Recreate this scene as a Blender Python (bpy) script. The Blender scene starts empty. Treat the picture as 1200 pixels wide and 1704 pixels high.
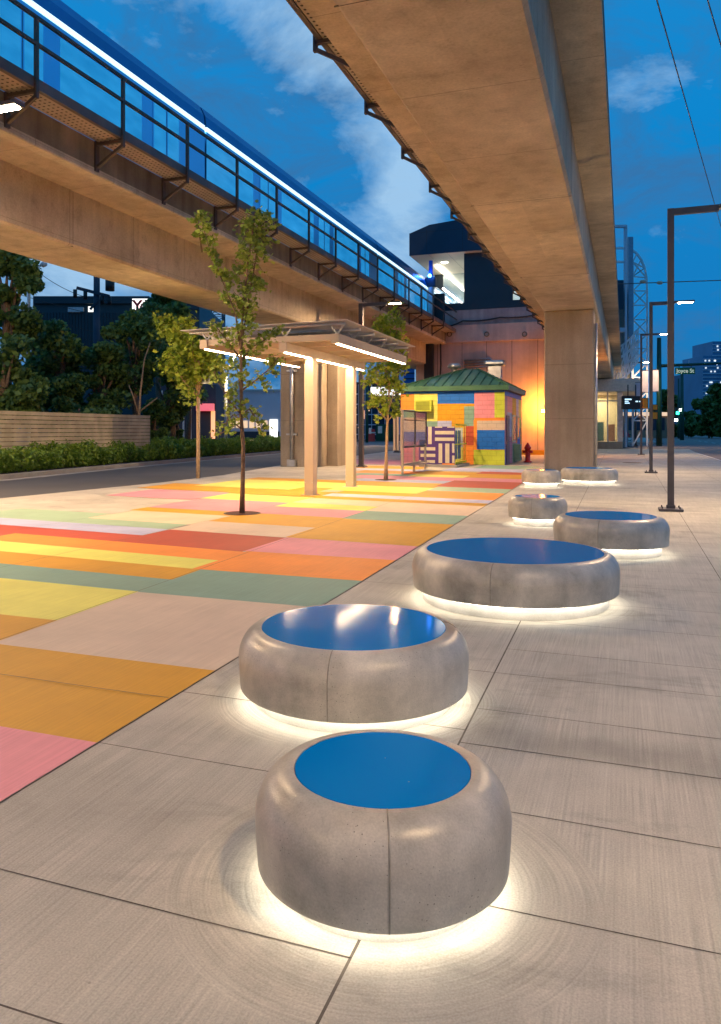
import bpy, bmesh, math, random
import numpy as np
from mathutils import Vector, Matrix
R = math.radians
scene = bpy.context.scene
COL = scene.collection

# ------------------------------------------------------------------ camera
F0, PX, HZ, EYE = 1290.0, 560.0, 716.0, 1.5          # photo is 1200 x 1704
YAW = math.atan(480 / 1290)
ca, sa = math.cos(YAW), math.sin(YAW)
cam_d = bpy.data.cameras.new("camera")
cam = bpy.data.objects.new("camera", cam_d)
COL.objects.link(cam)
cam.location = (0, 0, EYE)
cam.rotation_euler = (R(90), 0, YAW)
cam_d.sensor_fit = 'HORIZONTAL'
cam_d.sensor_width = 36.0
cam_d.lens = 36.0 * F0 / 1200
cam_d.shift_x = (600 - PX) / 1200
cam_d.shift_y = -(852 - HZ) / 1200
cam_d.clip_start = 0.05
cam_d.clip_end = 5000
scene.camera = cam

# ------------------------------------------------------------------ colour management
scene.view_settings.view_transform = 'Standard'
scene.view_settings.look = 'None'
scene.view_settings.exposure = 0.0
scene.view_settings.gamma = 1.0
scene.view_settings.use_curve_mapping = False
scene.cycles.use_denoising = True
scene.cycles.max_bounces = 8
scene.cycles.transparent_max_bounces = 12
scene.cycles.sample_clamp_indirect = 6.0
scene.cycles.caustics_reflective = False
scene.cycles.caustics_refractive = False

# ------------------------------------------------------------------ world: dusk sky with soft clouds
w = bpy.data.worlds.new("World")
scene.world = w
w.use_nodes = True
nt = w.node_tree
nt.nodes.clear()
N, L = nt.nodes, nt.links
out = N.new('ShaderNodeOutputWorld')
bg = N.new('ShaderNodeBackground')
tc = N.new('ShaderNodeTexCoord')
sep = N.new('ShaderNodeSeparateXYZ')
L.new(tc.outputs['Generated'], sep.inputs[0])
ramp = N.new('ShaderNodeValToRGB')
L.new(sep.outputs['Z'], ramp.inputs[0])
cr = ramp.color_ramp
cr.elements[0].position = 0.0
cr.elements[0].color = (0.01, 0.17, 0.40, 1)
cr.elements[1].position = 0.12
cr.elements[1].color = (0.0, 0.19, 0.52, 1)
e = cr.elements.new(0.35); e.color = (0.0, 0.235, 0.62, 1)
e = cr.elements.new(1.0); e.color = (0.03, 0.26, 0.62, 1)
mp = N.new('ShaderNodeMapping')
mp.inputs['Scale'].default_value = (1.0, 1.0, 1.9)
mp.inputs['Location'].default_value = (0.35, 0.2, 0.1)
L.new(tc.outputs['Generated'], mp.inputs[0])
n1 = N.new('ShaderNodeTexNoise')
n1.inputs['Scale'].default_value = 4.2
n1.inputs['Detail'].default_value = 8
n1.inputs['Roughness'].default_value = 0.62
n1.inputs['Distortion'].default_value = 0.35
L.new(mp.outputs[0], n1.inputs['Vector'])
r2 = N.new('ShaderNodeValToRGB')
r2.color_ramp.elements[0].position = 0.53
r2.color_ramp.elements[0].color = (0, 0, 0, 1)
r2.color_ramp.elements[1].position = 1.0
r2.color_ramp.elements[1].color = (0.72, 0.72, 0.72, 1)
# banks of cloud lie in a few parts of the sky
def ray(px, py):
    x, y = (px - PX0) / 1290, (716 - py) / 1290
    a_ = math.atan(480 / 1290)
    return Vector((x * math.cos(a_) - math.sin(a_), x * math.sin(a_) + math.cos(a_), y)).normalized()
PX0 = 560
nc_ = N.new('ShaderNodeMath'); nc_.operation = 'MULTIPLY_ADD'; nc_.inputs[1].default_value = 1.9; nc_.inputs[2].default_value = -0.45
L.new(n1.outputs['Fac'], nc_.inputs[0]); acc = nc_.outputs[0]
for px_, py_, deg, amt in ((690, 260, 5, .26), (640, 180, 5, .22), (590, 90, 6, .16), (520, 20, 7, .14), (400, 30, 7, .06), (400, 190, 7, -.12), (690, 345, 4, .16), (60, 455, 9, .30), (210, 460, 8, .26), (330, 560, 7, .16), (640, 400, 5, .2), (1185, 40, 5, .1), (1090, 130, 3, .12), (560, 250, 6, -.25), (300, 150, 7, -.12), (1120, 350, 12, -.18), (1100, 600, 9, -.15)):
    dt = N.new('ShaderNodeVectorMath'); dt.operation = 'DOT_PRODUCT'
    L.new(tc.outputs['Generated'], dt.inputs[0]); dt.inputs[1].default_value = ray(px_, py_)
    mr_ = N.new('ShaderNodeMapRange'); mr_.interpolation_type = 'SMOOTHSTEP'
    mr_.inputs[1].default_value = math.cos(R(deg)); mr_.inputs[2].default_value = 1.0
    mr_.inputs[3].default_value = 0.0; mr_.inputs[4].default_value = amt
    L.new(dt.outputs['Value'], mr_.inputs[0])
    am = N.new('ShaderNodeMath'); am.operation = 'ADD'
    L.new(acc, am.inputs[0]); L.new(mr_.outputs[0], am.inputs[1]); acc = am.outputs[0]
L.new(acc, r2.inputs[0])
mx = N.new('ShaderNodeMix'); mx.data_type = 'RGBA'
L.new(r2.outputs[0], mx.inputs[0])
n0 = N.new('ShaderNodeTexNoise'); n0.inputs['Scale'].default_value = 6.5; n0.inputs['Detail'].default_value = 8; n0.inputs['Roughness'].default_value = 0.66; n0.inputs['Distortion'].default_value = 0.5
L.new(mp.outputs[0], n0.inputs['Vector'])
veil = N.new('ShaderNodeMapRange'); veil.inputs[1].default_value = 0.42; veil.inputs[2].default_value = 0.64
L.new(n0.outputs['Fac'], veil.inputs[0])
vm = N.new('ShaderNodeMix'); vm.data_type = 'RGBA'
vs_ = N.new('ShaderNodeMath'); vs_.operation = 'MULTIPLY'; vs_.inputs[1].default_value = 0.75
L.new(veil.outputs[0], vs_.inputs[0]); L.new(vs_.outputs[0], vm.inputs[0])
L.new(ramp.outputs[0], vm.inputs[6]); vm.inputs[7].default_value = (0.04, 0.155, 0.36, 1)
L.new(vm.outputs[2], mx.inputs[6])
mx.inputs[7].default_value = (0.46, 0.70, 0.93, 1)
# faint twilight from the physical sky, sun just under the horizon behind the camera
sk = N.new('ShaderNodeTexSky')
sk.sky_type = 'NISHITA'
sk.sun_disc = False
sk.sun_elevation = R(0.5)
sk.sun_rotation = R(250)
ad = N.new('ShaderNodeMix'); ad.data_type = 'RGBA'; ad.blend_type = 'ADD'
ad.inputs[0].default_value = 0.01
L.new(mx.outputs[2], ad.inputs[6])
L.new(sk.outputs[0], ad.inputs[7])
L.new(ad.outputs[2], bg.inputs[0])
bg.inputs[1].default_value = 1.0
L.new(bg.outputs[0], out.inputs[0])

# ------------------------------------------------------------------ placing helpers
def G(px, py, h=0.0):
    "ground (or height h) point seen at photo pixel px,py"
    z = F0 * (EYE - h) / (py - HZ); x = (px - PX) / F0 * z
    return (x * ca - z * sa, x * sa + z * ca)
def at(px, py, z):
    "point at depth z seen at px,py"
    x = (px - PX) / F0 * z
    return Vector((x * ca - z * sa, x * sa + z * ca, EYE + (HZ - py) * z / F0))
def onv(px, py, v):
    "point on the upright plane y=v"
    t = (px - PX) / F0; z = v / (ca + t * sa)
    return (t * ca - sa) * z, EYE + (HZ - py) * z / F0

# ------------------------------------------------------------------ mesh builder
class MB:
    def __init__(s):
        s.v, s.f, s.m, s.sm = [], [], [], []
    def face(s, pts, mi=0, smooth=False):
        n = len(s.v); s.v += [tuple(p) for p in pts]
        s.f.append(tuple(range(n, n + len(pts)))); s.m.append(mi); s.sm.append(smooth)
    def raw(s, vs, fs, mi=0, smooth=False):
        n = len(s.v); s.v += [tuple(p) for p in vs]
        for f in fs:
            s.f.append(tuple(i + n for i in f)); s.m.append(mi); s.sm.append(smooth)
    def box(s, x0, x1, y0, y1, z0, z1, mi=0, bev=0.0):
        if x0 > x1: x0, x1 = x1, x0
        if y0 > y1: y0, y1 = y1, y0
        if z0 > z1: z0, z1 = z1, z0
        if bev <= 0:
            vs = [(x, y, z) for z in (z0, z1) for y in (y0, y1) for x in (x0, x1)]
            s.raw(vs, [(0, 2, 3, 1), (4, 5, 7, 6), (0, 1, 5, 4), (2, 6, 7, 3), (0, 4, 6, 2), (1, 3, 7, 5)], mi)
        else:
            bm = bmesh.new()
            bmesh.ops.create_cube(bm, size=1, matrix=Matrix.Translation(((x0+x1)/2, (y0+y1)/2, (z0+z1)/2)) @ Matrix.Diagonal((x1-x0, y1-y0, z1-z0, 1)))
            bmesh.ops.bevel(bm, geom=bm.edges[:], offset=bev, segments=2, affect='EDGES', profile=0.5)
            bm.verts.index_update()
            s.raw([v.co[:] for v in bm.verts], [tuple(v.index for v in f.verts) for f in bm.faces], mi)
            bm.free()
    def bar(s, a, b, w, h=None, mi=0):
        "square bar from a to b, w wide, h deep"
        a, b = Vector(a), Vector(b); h = h or w
        d = (b - a).normalized()
        up = Vector((0, 0, 1)) if abs(d.z) < 0.95 else Vector((0, 1, 0))
        x = d.cross(up).normalized() * w / 2; y = x.cross(d).normalized() * h / 2
        vs = [a-x-y, a+x-y, a+x+y, a-x+y, b-x-y, b+x-y, b+x+y, b-x+y]
        s.raw(vs, [(0, 3, 2, 1), (4, 5, 6, 7), (0, 1, 5, 4), (1, 2, 6, 5), (2, 3, 7, 6), (3, 0, 4, 7)], mi)
    def tube(s, pts, rad, n=8, mi=0, caps=True):
        pts = [Vector(p) for p in pts]
        if not isinstance(rad, (list, tuple)): rad = [rad] * len(pts)
        rings = []; base = len(s.v); ref = None
        for i, p in enumerate(pts):
            d = (pts[min(i+1, len(pts)-1)] - pts[max(i-1, 0)]).normalized()
            if ref is None:
                ref = Vector((1, 0, 0)) if abs(d.x) < 0.9 else Vector((0, 1, 0))
            x = (ref - d * ref.dot(d)).normalized(); y = d.cross(x); ref = x
            for k in range(n):
                t = 2 * math.pi * k / n
                s.v.append(tuple(p + (x * math.cos(t) + y * math.sin(t)) * rad[i]))
        for i in range(len(pts) - 1):
            for k in range(n):
                a = base + i * n + k; b = base + i * n + (k + 1) % n
                s.f.append((a, b, b + n, a + n)); s.m.append(mi); s.sm.append(True)
        if caps:
            s.f.append(tuple(base + k for k in reversed(range(n)))); s.m.append(mi); s.sm.append(False)
            e0 = base + (len(pts) - 1) * n
            s.f.append(tuple(e0 + k for k in range(n))); s.m.append(mi); s.sm.append(False)
    def lathe(s, prof, c=(0, 0), n=64, mi=0, close_top=False, close_bot=False, smooth=True):
        base = len(s.v)
        for (r, z) in prof:
            for k in range(n):
                t = 2 * math.pi * k / n
                s.v.append((c[0] + r * math.cos(t), c[1] + r * math.sin(t), z))
        for i in range(len(prof) - 1):
            for k in range(n):
                a = base + i * n + k; b = base + i * n + (k + 1) % n
                s.f.append((a, b, b + n, a + n)); s.m.append(mi); s.sm.append(smooth)
        if close_bot:
            s.f.append(tuple(base + k for k in reversed(range(n)))); s.m.append(mi); s.sm.append(False)
        if close_top:
            e0 = base + (len(prof) - 1) * n
            s.f.append(tuple(e0 + k for k in range(n))); s.m.append(mi); s.sm.append(False)
    def prism(s, poly, z0, z1, mi=0):
        "plan polygon (ccw) extruded z0..z1"
        n = len(poly)
        s.raw([(x, y, z0) for x, y in poly] + [(x, y, z1) for x, y in poly],
              [tuple(reversed(range(n))), tuple(range(n, 2*n))] + [(i, (i+1) % n, (i+1) % n + n, i + n) for i in range(n)], mi)
    def section(s, poly, y0, y1, mi=0):
        "cross-section polygon in x,z extruded along y"
        n = len(poly)
        s.raw([(x, y0, z) for x, z in poly] + [(x, y1, z) for x, z in poly],
              [tuple(range(n)), tuple(reversed(range(n, 2*n)))] + [(i, i + n, (i+1) % n + n, (i+1) % n) for i in range(n)], mi)
    def build(s, name, mats, parent=None, off=None):
        me = bpy.data.meshes.new(name)
        o3 = Vector(off) if off is not None else (parent['_o'] if parent is not None and '_o' in parent else None)
        vs = s.v
        if o3 is not None:
            ox, oy, oz = o3[0], o3[1], o3[2]
            vs = [(x - ox, y - oy, z - oz) for x, y, z in vs]
        me.from_pydata(vs, [], s.f)
        if not isinstance(mats, (list, tuple)): mats = [mats]
        for m in mats: me.materials.append(m)
        me.polygons.foreach_set('material_index', s.m)
        me.polygons.foreach_set('use_smooth', s.sm)
        me.update()
        o = bpy.data.objects.new(name, me)
        COL.objects.link(o)
        if parent is not None: o.parent = parent
        if parent is not None and '_o' in parent:
            o['_o'] = tuple(parent['_o']); OFFS.append(o)
        return o

OFFS = []
def tag(o, label=None, cat=None, group=None, kind=None):
    if label: o['label'] = label
    if cat: o['category'] = cat
    if group: o['group'] = group
    if kind: o['kind'] = kind
    return o
def thing(name, loc, label, cat, group=None, world=False):
    "an Empty at the base; world=True means part vertices are given in world coordinates"
    o = bpy.data.objects.new(name, None)
    o.empty_display_size = 0.2
    COL.objects.link(o); o.location = loc
    if world: o['_o'] = tuple(loc); OFFS.append(o)
    tag(o, label, cat, group)
    return o
def copy_thing(src, loc=None, rz=None, label=None, group=None):
    def rec(o, parent):
        c = o.copy(); COL.objects.link(c); c.parent = parent
        for ch in list(o.children): rec(ch, c)
        return c
    c = rec(src, None)
    if loc is not None: c.location = loc
    if rz is not None: c.rotation_euler = (0, 0, rz)
    if label: c['label'] = label
    if group: c['group'] = group
    return c
def add_light(name, parent, loc, energy, color, size=(0.5, 0.15), rot=(0, 0, 0), kind='AREA', spread=None):
    ld = bpy.data.lights.new(name, kind)
    ld.energy = energy; ld.color = color
    if kind == 'AREA':
        ld.shape = 'RECTANGLE'; ld.size, ld.size_y = size
        if spread: ld.spread = spread
    else:
        ld.shadow_soft_size = size[0]
    o = bpy.data.objects.new(name, ld)
    COL.objects.link(o); o.location = loc; o.rotation_euler = rot
    if parent is not None: o.parent = parent
    return o

# ------------------------------------------------------------------ materials
def newmat(name):
    m = bpy.data.materials.new(name); m.use_nodes = True
    return m, m.node_tree.nodes, m.node_tree.links, m.node_tree.nodes['Principled BSDF']
def plain(name, col, rough=0.6, metal=0.0, var=0.12, scale=6.0, bump=0.0, spec=None, coat=0.0):
    "base colour broken up with a little wear noise"
    m, N, L, p = newmat(name)
    tc = N.new('ShaderNodeTexCoord'); n = N.new('ShaderNodeTexNoise')
    n.inputs['Scale'].default_value = scale; n.inputs['Detail'].default_value = 6
    L.new(tc.outputs['Object'], n.inputs['Vector'])
    mr = N.new('ShaderNodeMapRange')
    mr.inputs[1].default_value = 0.3; mr.inputs[2].default_value = 0.7
    mr.inputs[3].default_value = 1 - var; mr.inputs[4].default_value = 1 + var
    L.new(n.outputs['Fac'], mr.inputs[0])
    mu = N.new('ShaderNodeVectorMath'); mu.operation = 'SCALE'
    mu.inputs[0].default_value = col
    L.new(mr.outputs[0], mu.inputs['Scale'])
    L.new(mu.outputs[0], p.inputs['Base Color'])
    p.inputs['Roughness'].default_value = rough; p.inputs['Metallic'].default_value = metal
    if coat: p.inputs['Coat Weight'].default_value = coat
    if bump:
        b = N.new('ShaderNodeBump'); b.inputs['Strength'].default_value = bump; b.inputs['Distance'].default_value = 0.01
        n2 = N.new('ShaderNodeTexNoise'); n2.inputs['Scale'].default_value = scale * 8
        L.new(tc.outputs['Object'], n2.inputs['Vector'])
        L.new(n2.outputs['Fac'], b.inputs['Height']); L.new(b.outputs[0], p.inputs['Normal'])
    return m
def emit(name, col, strength):
    m, N, L, p = newmat(name)
    p.inputs['Base Color'].default_value = (0.8, 0.8, 0.8, 1)
    p.inputs['Emission Color'].default_value = (*col, 1)
    p.inputs['Emission Strength'].default_value = strength
    return m
def math_node(N, L, op, a, b=None, c=None):
    n = N.new('ShaderNodeMath'); n.operation = op
    for i, x in enumerate((a, b, c)):
        if x is None: continue
        if isinstance(x, (int, float)): n.inputs[i].default_value = x
        else: L.new(x, n.inputs[i])
    return n.outputs[0]
def concrete(name, c1, c2, scale=1.0, rough=0.75, streak=0.0, formwork=0.0, pits=0.0, bump=0.25, rough_var=0.1, spec=0.5):
    "cast concrete: cloudy blotches, fine grain, optional vertical streaks, bug holes"
    m, N, L, p = newmat(name)
    tc = N.new('ShaderNodeTexCoord')
    big = N.new('ShaderNodeTexNoise'); big.inputs['Scale'].default_value = 0.9 * scale
    big.inputs['Detail'].default_value = 9; big.inputs['Roughness'].default_value = 0.62
    L.new(tc.outputs['Object'], big.inputs['Vector'])
    r = N.new('ShaderNodeMapRange'); r.inputs[1].default_value = 0.33; r.inputs[2].default_value = 0.67
    L.new(big.outputs['Fac'], r.inputs[0])
    mx = N.new('ShaderNodeMix'); mx.data_type = 'RGBA'
    L.new(r.outputs[0], mx.inputs[0])
    mx.inputs[6].default_value = (*c1, 1); mx.inputs[7].default_value = (*c2, 1)
    col = mx.outputs[2]
    fine = N.new('ShaderNodeTexNoise'); fine.inputs['Scale'].default_value = 60 * scale
    fine.inputs['Detail'].default_value = 4
    L.new(tc.outputs['Object'], fine.inputs['Vector'])
    fac = math_node(N, L, 'MULTIPLY_ADD', fine.outputs['Fac'], 0.5, 0.75)
    if streak:
        mp = N.new('ShaderNodeMapping'); mp.inputs['Scale'].default_value = (2.2, 2.2, 0.18)
        L.new(tc.outputs['Object'], mp.inputs[0])
        st = N.new('ShaderNodeTexNoise'); st.inputs['Scale'].default_value = 1.6; st.inputs['Detail'].default_value = 7
        L.new(mp.outputs[0], st.inputs['Vector'])
        s1 = math_node(N, L, 'SUBTRACT', st.outputs['Fac'], 0.5)
        s2 = math_node(N, L, 'MULTIPLY_ADD', s1, -streak, 1.0)
        fac = math_node(N, L, 'MULTIPLY', fac, s2)
    if formwork:
        spx = N.new('ShaderNodeSeparateXYZ'); L.new(tc.outputs['Object'], spx.inputs[0])
        for ax_, per in ((1, 2.44), (2, 1.22)):
            fq = math_node(N, L, 'FRACT', math_node(N, L, 'DIVIDE', math_node(N, L, 'ADD', spx.outputs[ax_], 100.3), per))
            ln = math_node(N, L, 'LESS_THAN', fq, 0.009)
            fac = math_node(N, L, 'MULTIPLY', fac, math_node(N, L, 'MULTIPLY_ADD', ln, -formwork, 1.0))
        # each form sheet left its own slight tone
        sn = N.new('ShaderNodeVectorMath'); sn.operation = 'SNAP'; L.new(tc.outputs['Object'], sn.inputs[0]); sn.inputs[1].default_value = (50, 2.44, 50)
        wn = N.new('ShaderNodeTexWhiteNoise'); L.new(sn.outputs[0], wn.inputs['Vector'])
        fac = math_node(N, L, 'MULTIPLY', fac, math_node(N, L, 'MULTIPLY_ADD', wn.outputs['Value'], 0.14, 0.93))
        st2 = N.new('ShaderNodeTexNoise'); st2.inputs['Scale'].default_value = 2.4; st2.inputs['Detail'].default_value = 9; st2.inputs['Roughness'].default_value = 0.72
        L.new(tc.outputs['Object'], st2.inputs['Vector'])
        mr2 = N.new('ShaderNodeMapRange'); mr2.inputs[1].default_value = 0.52; mr2.inputs[2].default_value = 0.7; mr2.inputs[3].default_value = 1.0; mr2.inputs[4].default_value = 0.74
        L.new(st2.outputs['Fac'], mr2.inputs[0]); fac = math_node(N, L, 'MULTIPLY', fac, mr2.outputs[0])
    if pits:
        vo = N.new('ShaderNodeTexVoronoi'); vo.inputs['Scale'].default_value = 22 * scale
        L.new(tc.outputs['Object'], vo.inputs['Vector'])
        nn = N.new('ShaderNodeTexNoise'); nn.inputs['Scale'].default_value = 4
        L.new(tc.outputs['Object'], nn.inputs['Vector'])
        th = math_node(N, L, 'MULTIPLY_ADD', nn.outputs['Fac'], 0.32, -0.085)
        hole = math_node(N, L, 'LESS_THAN', vo.outputs['Distance'], th)
        hf = math_node(N, L, 'MULTIPLY_ADD', hole, -pits, 1.0)
        fac = math_node(N, L, 'MULTIPLY', fac, hf)
    sc = N.new('ShaderNodeVectorMath'); sc.operation = 'SCALE'
    L.new(col, sc.inputs[0]); L.new(fac, sc.inputs['Scale'])
    L.new(sc.outputs[0], p.inputs['Base Color'])
    rr = math_node(N, L, 'MULTIPLY_ADD', big.outputs['Fac'], rough_var * 2, rough - rough_var)
    L.new(rr, p.inputs['Roughness'])
    p.inputs['Specular IOR Level'].default_value = spec
    b = N.new('ShaderNodeBump'); b.inputs['Strength'].default_value = bump; b.inputs['Distance'].default_value = 0.01
    L.new(fac, b.inputs['Height']); L.new(b.outputs[0], p.inputs['Normal'])
    return m

BENCHES = [  # u, v, body radius, disc radius, seat height
    (-0.766, 2.50, 0.426, 0.294, 0.37),
    (-1.44, 4.147, 0.645, 0.517, 0.40),
    (-0.93, 7.015, 0.895, 0.765, 0.44),
    (-0.17, 10.16, 0.68, 0.535, 0.45),
    (-1.31, 12.72, 0.46, 0.345, 0.45),
    (-2.08, 21.15, 0.51, 0.39, 0.45),
    (-0.94, 22.75, 0.77, 0.62, 0.45)]

def pavement_mat():
    "broom-finished concrete; brushed in rings round the nearest benches"
    m, N, L, p = newmat('broomed_concrete')
    geo = N.new('ShaderNodeNewGeometry')
    pos = geo.outputs['Position']
    sp = N.new('ShaderNodeSeparateXYZ'); L.new(pos, sp.inputs[0])
    big = N.new('ShaderNodeTexNoise'); big.inputs['Scale'].default_value = 0.55
    big.inputs['Detail'].default_value = 9; big.inputs['Roughness'].default_value = 0.6
    L.new(pos, big.inputs['Vector'])
    # broom lines along y
    mp = N.new('ShaderNodeMapping'); mp.inputs['Scale'].default_value = (110, 1.6, 1)
    mp.inputs['Rotation'].default_value = (0, 0, 0.03)
    L.new(pos, mp.inputs[0])
    br = N.new('ShaderNodeTexNoise'); br.inputs['Scale'].default_value = 1.0; br.inputs['Detail'].default_value = 3
    L.new(mp.outputs[0], br.inputs['Vector'])
    mp2 = N.new('ShaderNodeMapping'); mp2.inputs['Scale'].default_value = (14, 0.7, 1)
    L.new(pos, mp2.inputs[0])
    br2 = N.new('ShaderNodeTexNoise'); br2.inputs['Scale'].default_value = 1.0; br2.inputs['Detail'].default_value = 4
    L.new(mp2.outputs[0], br2.inputs['Vector'])
    lin = br.outputs['Fac']
    for (u, v, R_, r_, h_), ro in zip(BENCHES[:3], (0.30, 0.17, 0.14)):
        dx = math_node(N, L, 'SUBTRACT', sp.outputs[0], u)
        dy = math_node(N, L, 'SUBTRACT', sp.outputs[1], v)
        d = math_node(N, L, 'SQRT', math_node(N, L, 'ADD', math_node(N, L, 'MULTIPLY', dx, dx), math_node(N, L, 'MULTIPLY', dy, dy)))
        ang = math_node(N, L, 'ARCTAN2', dy, dx)
        cx = N.new('ShaderNodeCombineXYZ')
        L.new(math_node(N, L, 'MULTIPLY', d, 95.0), cx.inputs[0])
        L.new(math_node(N, L, 'MULTIPLY', ang, 1.2), cx.inputs[1])
        rn = N.new('ShaderNodeTexNoise'); rn.inputs['Scale'].default_value = 1.0; rn.inputs['Detail'].default_value = 2
        L.new(cx.outputs[0], rn.inputs['Vector'])
        mr = N.new('ShaderNodeMapRange')
        mr.inputs[1].default_value = R_ + ro - 0.02; mr.inputs[2].default_value = R_ + ro
        mr.inputs[3].default_value = 1; mr.inputs[4].default_value = 0
        L.new(d, mr.inputs[0])
        mi = N.new('ShaderNodeMix'); mi.data_type = 'FLOAT'
        L.new(mr.outputs[0], mi.inputs[0]); L.new(lin, mi.inputs[2]); L.new(rn.outputs['Fac'], mi.inputs[3])
        lin = mi.outputs[0]
    # per-slab tone
    st = N.new('ShaderNodeTexNoise'); st.inputs['Scale'].default_value = 1.7
    st.inputs['Detail'].default_value = 6; st.inputs['Roughness'].default_value = 0.7
    L.new(pos, st.inputs['Vector'])
    spots = N.new('ShaderNodeTexVoronoi'); spots.inputs['Scale'].default_value = 9
    L.new(pos, spots.inputs['Vector'])
    spot = math_node(N, L, 'LESS_THAN', spots.outputs['Distance'], 0.045)
    grit = N.new('ShaderNodeTexNoise'); grit.inputs['Scale'].default_value = 140; grit.inputs['Detail'].default_value = 2
    L.new(pos, grit.inputs['Vector'])
    f0 = math_node(N, L, 'MULTIPLY_ADD', grit.outputs['Fac'], 0.7, 0.65)
    wear = N.new('ShaderNodeTexNoise'); wear.inputs['Scale'].default_value = 2.3; wear.inputs['Detail'].default_value = 5
    L.new(pos, wear.inputs['Vector'])
    amp = math_node(N, L, 'MULTIPLY_ADD', wear.outputs['Fac'], 1.5, -0.15)      # brushing worn away in places
    f1 = math_node(N, L, 'MULTIPLY_ADD', math_node(N, L, 'SUBTRACT', lin, 0.5), amp, 1.0)
    f1 = math_node(N, L, 'MULTIPLY', f1, f0)
    # damp, dirty patches and the stained strip along one slab edge
    dm = N.new('ShaderNodeTexNoise'); dm.inputs['Scale'].default_value = 0.8; dm.inputs['Detail'].default_value = 10
    dm.inputs['Roughness'].default_value = 0.7; dm.inputs['Distortion'].default_value = 0.6
    mo = N.new('ShaderNodeMapping'); mo.inputs['Location'].default_value = (3.1, 7.7, 0); mo.inputs['Scale'].default_value = (0.8, 1.5, 1)
    L.new(pos, mo.inputs[0]); L.new(mo.outputs[0], dm.inputs['Vector'])
    dr = N.new('ShaderNodeMapRange'); dr.inputs[1].default_value = 0.54; dr.inputs[2].default_value = 0.66
    dr.inputs[3].default_value = 1.0; dr.inputs[4].default_value = 0.72
    L.new(dm.outputs['Fac'], dr.inputs[0])
    band = math_node(N, L, 'SUBTRACT', sp.outputs[1], 3.86)
    band = math_node(N, L, 'ABSOLUTE', math_node(N, L, 'MULTIPLY_ADD', wear.outputs['Fac'], 0.3, math_node(N, L, 'SUBTRACT', band, 0.12)))
    bm_ = N.new('ShaderNodeMapRange'); bm_.interpolation_type = 'SMOOTHSTEP'
    bm_.inputs[1].default_value = 0.03; bm_.inputs[2].default_value = 0.26; bm_.inputs[3].default_value = 0.76; bm_.inputs[4].default_value = 1.0
    L.new(band, bm_.inputs[0])
    side = N.new('ShaderNodeMapRange'); side.inputs[1].default_value = -0.75; side.inputs[2].default_value = -0.35; side.inputs[3].default_value = 1.0; side.inputs[4].default_value = 0.0
    L.new(sp.outputs[0], side.inputs[0])
    bs = math_node(N, L, 'MAXIMUM', bm_.outputs[0], side.outputs[0])
    f1 = math_node(N, L, 'MULTIPLY', math_node(N, L, 'MULTIPLY', f1, bs), dr.outputs[0])
    f2 = math_node(N, L, 'MULTIPLY_ADD', br2.outputs['Fac'], 0.25, 0.875)
    f3 = math_node(N, L, 'MULTIPLY_ADD', st.outputs['Fac'], 0.5, 0.75)
    f4 = math_node(N, L, 'MULTIPLY_ADD', spot, -0.22, 1.0)
    fac = math_node(N, L, 'MULTIPLY', math_node(N, L, 'MULTIPLY', f1, f2), math_node(N, L, 'MULTIPLY', f3, f4))
    r = N.new('ShaderNodeMapRange'); r.inputs[1].default_value = 0.35; r.inputs[2].default_value = 0.65
    L.new(big.outputs['Fac'], r.inputs[0])
    mx = N.new('ShaderNodeMix'); mx.data_type = 'RGBA'
    L.new(r.outputs[0], mx.inputs[0])
    mx.inputs[6].default_value = (0.375, 0.35, 0.298, 1); mx.inputs[7].default_value = (0.53, 0.49, 0.415, 1)
    sc = N.new('ShaderNodeVectorMath'); sc.operation = 'SCALE'
    L.new(mx.outputs[2], sc.inputs[0]); L.new(fac, sc.inputs['Scale'])
    L.new(sc.outputs[0], p.inputs['Base Color'])
    p.inputs['Roughness'].default_value = 0.72
    b = N.new('ShaderNodeBump'); b.inputs['Strength'].default_value = 0.35; b.inputs['Distance'].default_value = 0.004
    L.new(lin, b.inputs['Height']); L.new(b.outputs[0], p.inputs['Normal'])
    return m

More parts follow.
